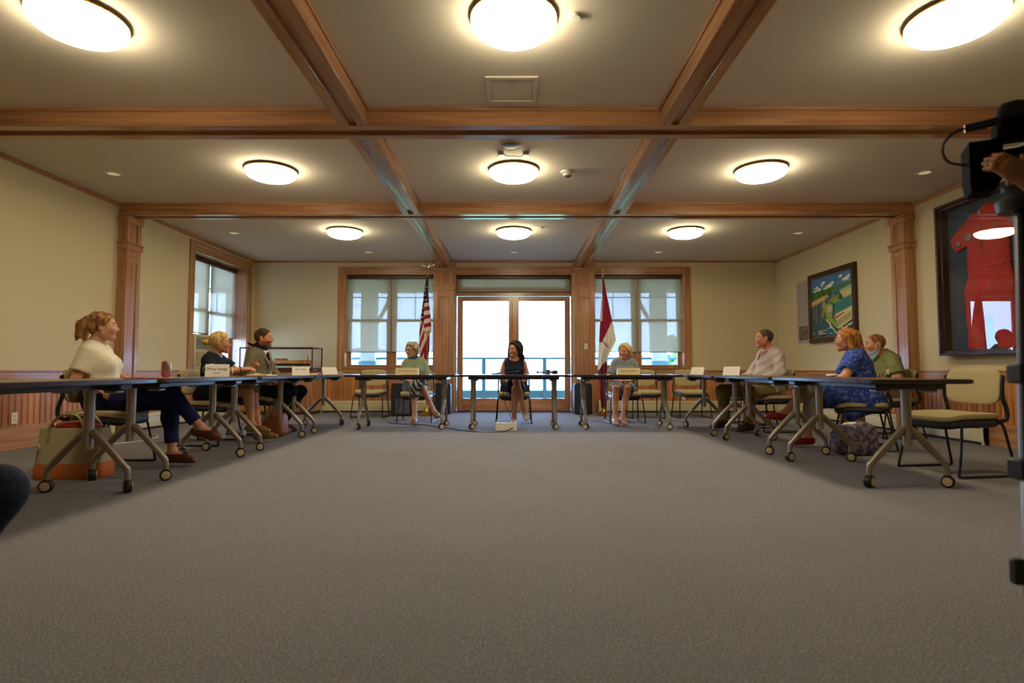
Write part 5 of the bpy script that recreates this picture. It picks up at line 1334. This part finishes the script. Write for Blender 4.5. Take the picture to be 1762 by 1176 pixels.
# ------------------------------------------------------------------ flags on poles
def interp(tab, y): return float(np.interp(y, [t[0] for t in tab], [t[1] for t in tab]))
def drape(name, Lt, Rt, y0, y1, colour, parent, cx, cy, n=56, m=190, amp=.035):
    """Lt/Rt: cloth edges, metres left/right of the pole against height below the top; both faces and the rim are built"""
    def P(a, b, side):
        h = y0 + (y1 - y0) * b; l, r = interp(Lt, h), interp(Rt, h); x = l + (r - l) * a; w = r - l
        y = -.03 + amp * min(1, w / .12) * math.sin(a * 2.4 * PI + 2.2 * b + .6) - .012 * math.sin(a * 17 + b * 5) * min(1, w / .2)
        return (x, y + side * .004, -h)
    g = G()
    for side in (-1, 1):
        vs = [P(a / n, b / m, side) for b in range(m + 1) for a in range(n + 1)]; k = len(g.v); g.v += vs
        for b in range(m):
            for a in range(n):
                q = (k + b * (n + 1) + a, k + b * (n + 1) + a + 1, k + (b + 1) * (n + 1) + a + 1, k + (b + 1) * (n + 1) + a)
                g.f.append(q if side > 0 else q[::-1]); h = y0 + (y1 - y0) * (b + .5) / m; l, r = interp(Lt, h), interp(Rt, h)
                g.c.append(colour(l + (r - l) * (a + .5) / n, h))
    N = (m + 1) * (n + 1); ring = [b * (n + 1) for b in range(m + 1)] + [m * (n + 1) + a for a in range(1, n + 1)] + [b * (n + 1) + n for b in range(m - 1, -1, -1)] + list(range(n - 1, 0, -1))
    for i in range(len(ring)): j = (i + 1) % len(ring); g.f.append((ring[i], ring[j], ring[j] + N, ring[i] + N)); g.c.append('#b08a3a')
    return obj(name, g, 'cloth_paint', parent, (cx, cy, 0))
S = 96.45
def flagpole(x, y, top, label, eagle):
    t = thing('flag_on_pole', label, 'flag', (x, y, 0))
    obj('pole', G().tube([(0, 0, .05), (0, 0, top)], .013, 10), 'wood_z', t)
    obj('pole_base', G().lathe([(.0, 0), (.14, 0), (.145, .015), (.10, .04), (.035, .09), (.022, .15), (.018, .16), (0, .16)], n=28), 'gold', t)
    if eagle:
        e = obj('eagle_finial', G().lathe([(.012, top), (.022, top + .02), (.012, top + .04), (.016, top + .09), (.012, top + .12), (0, top + .13)], n=14), 'gold', t)
        for q in (-1, 1): obj('wing', G().tube(spline([(0, 0, top + .09), (q * .035, -.01, top + .125), (q * .08, 0, top + .135), (q * .125, .01, top + .16)], 4), [.030] * 6 + [.024] * 4 + [.012] * 3, 8, flat=(.5, 1)), 'chrome', e)
    else:
        obj('spear_finial', G().lathe([(.012, top), (.02, top + .02), (.010, top + .04), (.022, top + .08), (.012, top + .12), (0, top + .17)], n=14), 'gold', t)
    return t
def pts(L, px0, py0): return [((y - py0) / S, (x - px0) / S) for y, x in L]
# US flag
t = flagpole(-1.545, 10.15, 2.56, 'United States flag hanging in folds on a pole by the left pilaster', True)
PX, PY = 735, 468
US_L = pts([(470, 734), (500, 729), (520, 727), (550, 723), (575, 721), (600, 720.5), (640, 722), (670, 726), (690, 731)], PX, PY)
US_R = pts([(470, 736), (500, 736.5), (520, 737.5), (540, 740), (562, 742), (569, 742), (575, 739.5), (600, 739), (640, 738), (690, 736)], PX, PY)
stars = [(732, 508.5), (729.4, 517), (729.6, 524.3), (729.2, 531.5), (729.8, 538.6), (726, 537.5), (725.3, 546.5), (731.5, 500), (733.4, 516), (726.6, 529), (728.2, 546), (734, 494)]
def uscol(x, h):
    px, py = PX + x * S, PY + h * S
    if py < 475: return '#b08a3a'
    if px > 730 and py > 522 + (730 - px) * .2:
        if py < 571: return ('#cfc6b4', '#8e1f38')[int((py + (px - 730) * .35 - 522) / 7.2) % 2]
        if py < 574.5: return '#b08a3a'
        return ('#8e1f38', '#7b1a33', '#cfc6b4')[int((px * .8 + py * .35) / 6) % 3]
    if py < 549 or (px < 730 and py < 557 - (730 - px) * .9):
        for a, b in stars:
            if (px - a) ** 2 + (py - b) ** 2 < 1.0: return '#e6e2da'
        if px < interp(US_L, h) * S + PX + .8: return '#b08a3a'
        return '#1d2342'
    s = px + (py - 550) * .36
    return ('#8e1f38', '#d6cdbb')[int((s - 700) / 4.6) % 2]
drape('flag_cloth', US_L, US_R, (470 - PY) / S, (690 - PY) / S, uscol, t, 0, 0).location = (0, 0, .8 + (638 - PY) / S)
# red and white flag
t = flagpole(1.60, 10.15, 2.52, 'red and white flag hanging on a pole by the right pilaster', False)
PX2, PY2 = 1037.5, 470
RW_L = pts([(477, 1036.5), (510, 1035.5), (540, 1033), (590, 1030), (638, 1026.7), (640, 1028.5), (680, 1031), (702, 1033)], PX2, PY2)
RW_R = pts([(477, 1038.8), (500, 1042.5), (553, 1053), (586, 1058.5), (600, 1052), (618, 1043), (640, 1042), (680, 1041), (702, 1039)], PX2, PY2)
def rwcol(x, h):
    px, py = PX2 + x * S, PY2 + h * S
    if px < 1036.4:
        if py < 553: return '#c9bba2'
        if py < 589: return '#8a2038'
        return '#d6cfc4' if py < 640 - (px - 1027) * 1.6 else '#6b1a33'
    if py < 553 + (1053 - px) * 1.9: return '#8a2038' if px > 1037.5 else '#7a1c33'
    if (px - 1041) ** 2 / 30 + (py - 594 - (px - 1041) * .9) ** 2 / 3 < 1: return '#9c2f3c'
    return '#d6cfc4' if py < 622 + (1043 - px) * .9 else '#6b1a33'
drape('flag_cloth', RW_L, RW_R, (477 - PY2) / S, (702 - PY2) / S, rwcol, t, 0, 0).location = (0, 0, .8 + (638 - PY2) / S)

# ------------------------------------------------------------------ pictures on the right wall (local: x to the viewer's right, -y out of the wall)
def frame(t, w, h, fw, d, m, z0=0):
    for a in ((-w / 2, w / 2, h - fw, h), (-w / 2, w / 2, 0, fw)): obj('frame_rail', G().box(a[0], a[1], -d, 0, z0 + a[2], z0 + a[3], .006), m, t)
    for a in ((-w / 2, -w / 2 + fw), (w / 2 - fw, w / 2)): obj('frame_stile', G().box(a[0], a[1], -d, 0, z0 + fw, z0 + h - fw, .006), m, t)
M['frame_brown'] = mat('dark_picture_frame', '#3a2012', 0.35)
pw, ph = 1.33, 1.16
t = thing('painting', 'framed harbour painting in bright greens and blues on the right wall', 'painting', (XR, 9.06, 1.26), -PI / 2)
frame(t, pw, ph, .075, .055, 'frame_brown')
for a in ((-.60, .60, 1.075, 1.09), (-.60, .60, .07, .085)): obj('gilt_slip', G().box(a[0], a[1], -.045, -.02, a[2], a[3]), 'gold', t)
for a in ((-.60, -.585), (.585, .60)): obj('gilt_slip', G().box(a[0], a[1], -.045, -.02, .085, 1.075), 'gold', t)
g = G(); lay = [0]
def pq(poly, col):
    lay[0] += 1; y = -.022 - .00015 * lay[0]
    g.add([(-.585 + 1.17 * u, y, .085 + .99 * v) for u, v in poly], [tuple(range(len(poly)))], col)
def blob(u, v, a, b, col, n=12): pq([(u + a * math.cos(2 * PI * k / n) * (1 + .15 * math.sin(3 * k)), v + b * math.sin(2 * PI * k / n)) for k in range(n)], col)
pq([(0, 0), (1, 0), (1, 1), (0, 1)], '#3c6276')
pq([(0, .68), (1, .70), (1, 1), (0, 1)], '#5b86b0'); pq([(0, .85), (1, .88), (1, 1), (0, 1)], '#4c77a8')
R2 = random.Random(5)
for u, v, a in ((.12, .84, .05), (.18, .80, .06), (.30, .90, .05), (.27, .87, .04), (.45, .82, .08), (.52, .86, .05), (.72, .93, .05), (.84, .87, .08), (.9, .9, .05), (.36, .79, .06), (.08, .78, .05)):
    blob(u, v, a, a * .35, '#d9cfb4'); blob(u + .02, v + .012, a * .6, a * .3, '#e8e2cf')
for k in range(26): blob(k / 25, .70 + .05 * (k / 25) + .02 * R2.random(), .045, .05 + .02 * R2.random(), R2.choice(['#3f6a2f', '#4e7c38', '#35592c']))
pq([(0, .53), (.35, .60), (.42, .66), (.30, .68), (0, .62)], '#b8a05a'); pq([(.02, .57), (.33, .63), (.33, .655), (.02, .60)], '#d2bd7a')
blob(.39, .66, .05, .03, '#cc9a3a'); pq([(.24, .32), (.30, .34), (.36, .58), (.30, .58)], '#bda55c')
pq([(.48, .60), (.56, .70), (.66, .60)], '#75708a'); blob(.58, .58, .08, .05, '#b98a3c'); blob(.66, .62, .06, .04, '#6f8a3f'); blob(.74, .60, .05, .07, '#2f5a33')
for k, u in enumerate((.585, .635, .685)): pq([(u, .70), (u + .018, .70), (u + .015, .90), (u + .003, .90)], '#6a8f9a')
pq([(.70, .70), (1, .76), (1, .60), (.80, .58)], '#c9bd8c'); pq([(.72, .72), (1, .78), (1, .74), (.72, .69)], '#8fb0a0')
pq([(.30, .50), (.42, .58), (.62, .50), (.60, .34), (.98, .44), (1, .62), (.72, .56), (.60, .62), (.45, .60)], '#7d9a45')
pq([(.30, .50), (.40, .28), (.62, .12), (.66, .16), (.52, .30), (.55, .50), (.44, .56)], '#8aa548'); blob(.46, .45, .07, .06, '#c9a888')
pq([(.58, .35), (.60, .52), (.95, .60), (.97, .44)], '#3f8a85')
for k in range(7): pq([(.60 + .05 * k, .36 + .012 * k), (.615 + .05 * k, .365 + .012 * k), (.62 + .05 * k, .53 + .01 * k), (.605 + .05 * k, .525 + .01 * k)], '#2f6f70')
pq([(.56, .30), (.60, .26), (1, .38), (1, .44), (.60, .34)], '#d8cc98'); pq([(.56, .30), (.80, .36), (.82, .345), (.60, .27)], '#b5553a')
pq([(.60, .26), (.66, .10), (1, .24), (1, .38)], '#cfc287')
for k in range(9): pq([(.63 + .038 * k, .135 + .016 * k), (.645 + .038 * k, .14 + .016 * k), (.645 + .038 * k, .25 + .012 * k), (.63 + .038 * k, .245 + .012 * k)], '#6f6548')
pq([(.38, .30), (.62, .06), (1, .20), (1, .17), (.63, .02), (.36, .28)], '#d9d08c')
for k in range(46):
    u, v = R2.uniform(.02, .34), R2.uniform(.08, .50); L = R2.uniform(.05, .14)
    pq([(u, v), (u + .008, v), (u + .02, v + L), (u + .014, v + L)], R2.choice(['#8a4a34', '#c9b98a', '#39333a', '#7a6a4a', '#5a7f86', '#b07a4a']))
for k in range(18):
    u, v = R2.uniform(.05, .95), R2.uniform(.02, .14); a = R2.uniform(.02, .05); pq([(u - a, v), (u + a, v), (u + a * .7, v - .012), (u - a * .7, v - .012)], R2.choice(['#c9bfa0', '#6a3a30', '#2b3f52', '#8fae9c']))
for u, v in ((.47, .14), (.74, .08)): pq([(u, v), (u + .05, v), (u + .02, v + .1)], '#ddd3a2')
for k, w_ in enumerate((.16, .12, .20)): pq([(.18, .10 - .025 * k), (.18 + w_, .10 - .025 * k), (.18 + w_, .112 - .025 * k), (.18, .112 - .025 * k)], '#d9c9a0')
obj('painted_scene', g, 'paint', t, smooth=False)
obj('backing', G().box(-.60, .60, -.02, -.002, .07, 1.09), 'frame_brown', t)
# poster with columns of small print
M['printgrey'] = mat('small_print', '#807a74', .8); M['tripodgrey'] = mat('tripod_tube', '#4a4a52', .35, metal=.6)
M['poster'] = mat('grey_poster_paper', '#aaa49c', .7); M['sepia'] = mat('sepia_photograph', '#4a392c', .6, noise=(1, 1, 1, 9, 5), col2='#8a7561')
t = thing('poster', 'pale grey text poster with a brown photograph, left of the harbour painting', 'poster', (XR, 9.99, 1.28), -PI / 2)
obj('sheet', G().box(-.215, .215, -.006, 0, 0, 1.1, .001), 'poster', t)
g = G()
for k in range(24):
    for c in (-.185, .015):
        z = 1.02 - .029 * k; g.box(c, c + .165 - .05 * R2.random() * (k % 4 == 3), -.0068, -.0061, z, z + .007)
pr_ = obj('printed_lines', g, 'printgrey', t, smooth=False) if 'printgrey' in M else None
obj('photograph', G().box(-.16, .16, -.007, -.006, .05, .30), 'sepia', t)
# red coveralls in a shadow box
t = thing('framed_coveralls', 'red coveralls in a large dark glazed frame on the right wall', 'framed garment', (XR, 6.03, .97), -PI / 2)
fw_, fh = 1.26, 1.75
frame(t, fw_, fh, .06, .10, 'frame_brown')
M['blueback'] = mat('blue_backing_cloth', '#2c3f52', .85); M['redsuit'] = mat('red_suit_cloth', '#a3231c', .8, noise=(1, 1, 1, 10, 3), col2='#b82c20', bump=(90, .15)); M['patch'] = mat('embroidered_patch', '#8f8a80', .8, noise=(1, 1, 1, 60, 2), col2='#2f5a7a')
obj('backing', G().box(-fw_ / 2 + .05, fw_ / 2 - .05, -.02, -.002, .05, fh - .05), 'blueback', t)
FL = (V(0, 1, 0), .34)
def sp_(a, b, r1, r2, k=.04): return rc((a[0], -.035, a[1]), (b[0], -.035, b[1]), r1, r2, k, FL)
suit = [sp_((0, 1.36), (0, .95), .22, .21), sp_((-.10, 1.34), (-.08, 1.02), .17, .17), sp_((.10, 1.34), (.08, 1.02), .17, .17), sp_((0, .95), (0, .72), .25, .28),
        sp_((-.17, .72), (-.19, .14), .145, .125), sp_((.17, .72), (.19, .14), .145, .125), ('c', V(-.14, -.035, 1.44), V(-.46, -.035, 1.25), .12, .095, .04, FL, 2), ('c', V(.14, -.035, 1.44), V(.46, -.035, 1.25), .12, .095, .04, FL, 2), sp_((0, 1.42), (0, 1.53), .13, .09)]
F_ = sdf_obj('coveralls', suit, .009, 'redsuit', t, noise=(.005, 22, (1, 1, .8), 4), planes=[(V(0, 0, .05), V(0, 0, -1)), (V(0, 0, 1.62), V(0, 0, 1)), (V(0, -.022, 0), V(0, 1, 0))])
for x, z, r in ((-.18, 1.30, .042), (.14, 1.32, .038), (-.36, 1.26, .035), (.34, 1.36, .035), (-.02, 1.53, .026)):
    obj('patch', G().lathe([(0, -.098 if abs(x) < .3 else -.075), (r, -.098 if abs(x) < .3 else -.075), (r, -.07 if abs(x) < .3 else -.05)], (x, 0, z), 18, 'y'), 'patch', t)
obj('zip', G().tube([(0, -.112, 1.42), (0, -.116, 1.0), (0, -.118, .72)], .006, 6), 'dark_wood', t)
obj('waist_seam', G().tube([(-.24, -.085, .93), (-.12, -.112, .92), (.12, -.112, .92), (.24, -.085, .93)], .007, 6), 'redsuit', t)
obj('glazing', G().box(-fw_ / 2 + .055, fw_ / 2 - .055, -.133 + .04, -.130 + .04, .055, fh - .055), 'frameglass', t, smooth=False) if False else None
obj('glazing', G().box(-fw_ / 2 + .01, fw_ / 2 - .01, -.130, -.127, .01, fh - .01), 'frameglass', t, smooth=False)
for a in ((-fw_ / 2, fw_ / 2, 0, .03), (-fw_ / 2, fw_ / 2, fh - .03, fh)): obj('glazing_bead', G().box(a[0], a[1], -.136, -.10, a[2], a[3], .004), 'frame_brown', t)
for a in ((-fw_ / 2, -fw_ / 2 + .03), (fw_ / 2 - .03, fw_ / 2)): obj('glazing_bead', G().box(a[0], a[1], -.136, -.10, .03, fh - .03, .004), 'frame_brown', t)

# ------------------------------------------------------------------ video camera, tripod and operator at the right edge
t = thing('video_camera', 'black shoulder video camera on a tripod at the right edge', 'video camera', (1.69, 1.68, 1.40), math.radians(152))
t.scale = (.92, .92, .92)
obj('camera_body', G().box(-.22, .10, -.055, .055, .0, .14, .012), 'blackplastic', t)
obj('lens_barrel', G().lathe([(.045, .10), (.045, .14), (.040, .145), (.040, .19), (.046, .195), (.046, .22)], (0, 0, .065), 24, 'x'), 'black', t)
obj('lens_hood', G().prism([(-.062, -.004), (.062, -.004), (.062, .125), (-.062, .125)], .20, .29, 'x'), 'matteblack', t)
obj('hood_flap', G().add([(.20, -.05, -.004), (.29, -.055, -.004), (.285, -.05, -.045), (.22, -.045, -.045), (.20, .05, -.004), (.29, .055, -.004), (.285, .05, -.045), (.22, .045, -.045)], [(0, 1, 2, 3), (7, 6, 5, 4), (1, 5, 6, 2), (0, 3, 7, 4), (3, 2, 6, 7), (0, 4, 5, 1)]), 'matteblack', t)
obj('carry_handle', G().tube(spline([(-.16, 0, .14), (-.15, 0, .20), (-.10, 0, .225), (.06, 0, .225), (.12, 0, .20), (.12, 0, .14)], 5), .016, 10), 'blackplastic', t)
obj('viewfinder', G().box(.10, .22, .0, .10, .115, .185, .012), 'matteblack', t)
obj('eyepiece', G().tube([(.10, .06, .155), (.02, .08, .16)], [.028, .036], 16), 'black', t)
obj('shotgun_microphone', G().tube([(.05, .075, .195), (.30, .06, .175)], .014, 12), 'black', t)
obj('microphone_foam', G().sup((.17, .07, .205), (.05, .024, .036), .9, .9, 18, 10), 'speaker', t)
obj('camera_cable', G().tube(spline([(.24, .05, .17), (.31, .04, .18), (.355, .03, .14), (.345, .03, .08), (.29, .03, .055)], 6), .005, 6), 'black', t)
obj('status_light', G().box(-.03, -.01, .055, .058, .10, .115, .002), 'gold', t)
tr = thing('tripod', 'black camera tripod at the right edge with clamped telescopic legs', 'tripod', (0, 0, 0))
ap = Vector((1.53, 1.70, 1.32))
obj('tripod_head', G().lathe([(.0, -.04), (.055, -.04), (.06, -.01), (.04, .02), (.045, .036), (0, .036)], tuple(ap), 24), 'blackplastic', tr)
for ft in ((1.10, 1.25, 0), (1.60, 1.02, 0), (2.02, 2.16, 0)):
    f = Vector(ft); L = lambda q: tuple(ap + (f - ap) * q)
    lg = obj('tripod_leg', G().tube([L(.02), L(.58)], .015, 12), 'tripodgrey' if 'tripodgrey' in M else 'greymetal', tr)
    obj('lower_tube', G().tube([L(.50), L(.985)], .012, 12), 'greymetal', lg)
    obj('side_rod', G().tube([tuple(Vector(L(.03)) + Vector((.028, -.005, 0))), tuple(Vector(L(.58)) + Vector((.028, -.005, 0)))], .009, 10), 'black', lg)
    for q in (.40, .58): obj('leg_clamp', G().box(-.030, .042, -.026, .026, -.026, .026, .006), 'blackplastic', lg, L(q))
    obj('clamp_lever', G().box(-.040, -.012, -.012, .012, -.03, .03, .005), 'blackplastic', lg, L(.75))
    obj('rubber_foot', G().lathe([(.014, .05), (.022, .03), (.024, 0), (0, 0)], tuple(f), 16), 'rubber', lg)
cloth('navy_sleeve', '#1b2136'); cloth('jeans', '#191f30', '#222a40', (1, 1, 1, 60, 2)); cloth('dark_tee', '#20222a')
B = Body((0, 0, .95), (.02, 0, 1.45), (.06, 0, 1.62), sw=.20, b=1.08, sc=1.04,
         elbow=[(.20, -.28, 1.20), (.293, .052, 1.125)], wrist=[(.34, -.24, 1.40), (.425, -.047, 1.335)],
         hand=[dict(d=(.9, .3, .2), n=(.2, .8, -.4)), dict(d=(.66, .10, .70), n=(.47, -.88, .1), curl=(.35, .6))],
         knee=[(.03, -.12, .50), (.03, .12, .50)], ankle=[(0, -.13, .10), (0, .13, .10)], toe=[(1, -.1, 0), (1, .1, 0)])
r = person('camera operator in a navy long sleeved top reaching for the video camera', (1.86, 1.38), 152, B, 'deep', .0065, .006)
P, pl = cap(B, .008, low=-.08); hair(r, B, P, pl, 'hair_black', .007, .002, 12)
garment('navy_top', r, B.torso(.018) + B.sleeve(0, 1.82, .018, .006) + B.sleeve(1, 1.86, .020, .008) + neck(B), 'navy_sleeve', .008, .003, 6)
garment('dark_trousers', r, [el(B.hip + V(0, 0, -.02), (.15, .19, .13), k=.05)] + B.legs(0, .016, .03, 1.95, .01) + B.legs(1, .016, .03, 1.95, .01), 'dark_trousers', .009, .002)
shoes(r, B, 'dark_shoe', .010, low=False, h=.008)
obj('finger_ring', G().tube(ring(B.wrist[1] + V(.075, .012, .085), (.66, .10, .70), .012, 12), .003, 6, closed=True), 'gold', r)
# person crouching at the left edge: only a knee reaches into the picture
B = Body((-.42, -.12, .36), (-.36, -.12, .86), (-.30, -.12, 1.02), sw=.19, b=1.05, sc=1.0,
         elbow=[(-.40, -.40, .62), (-.42, .16, .62)], wrist=[(-.26, -.30, .44), (-.24, .06, .50)],
         knee=[(-.10, -.26, .09), (.0, .05, .475)], ankle=[(-.50, -.24, .09), (-.20, .02, .11)], toe=[(-1, 0, -.2), (1, 0, -.05)])
r = person('person in dark jeans crouching at the left edge, only a knee in view', (-1.385, 1.47), 0, B, 'fair', .0075, .006)
P, pl = cap(B, .010, low=-.08); hair(r, B, P, pl, 'hair_brown', .007, .002, 13)
garment('dark_tee', r, B.torso(.014) + B.sleeve(0, .6, .02) + B.sleeve(1, .6, .02) + neck(B), 'dark_tee', .009, .002)
garment('jeans', r, [el(B.hip + V(0, 0, -.01), (.15, .19, .12), k=.05)] + B.legs(0, .014, .03, 1.9, .008) + B.legs(1, .014, .03, 1.9, .008), 'jeans', .0075, .003)
shoes(r, B, 'dark_shoe', .010, low=False, h=.008)
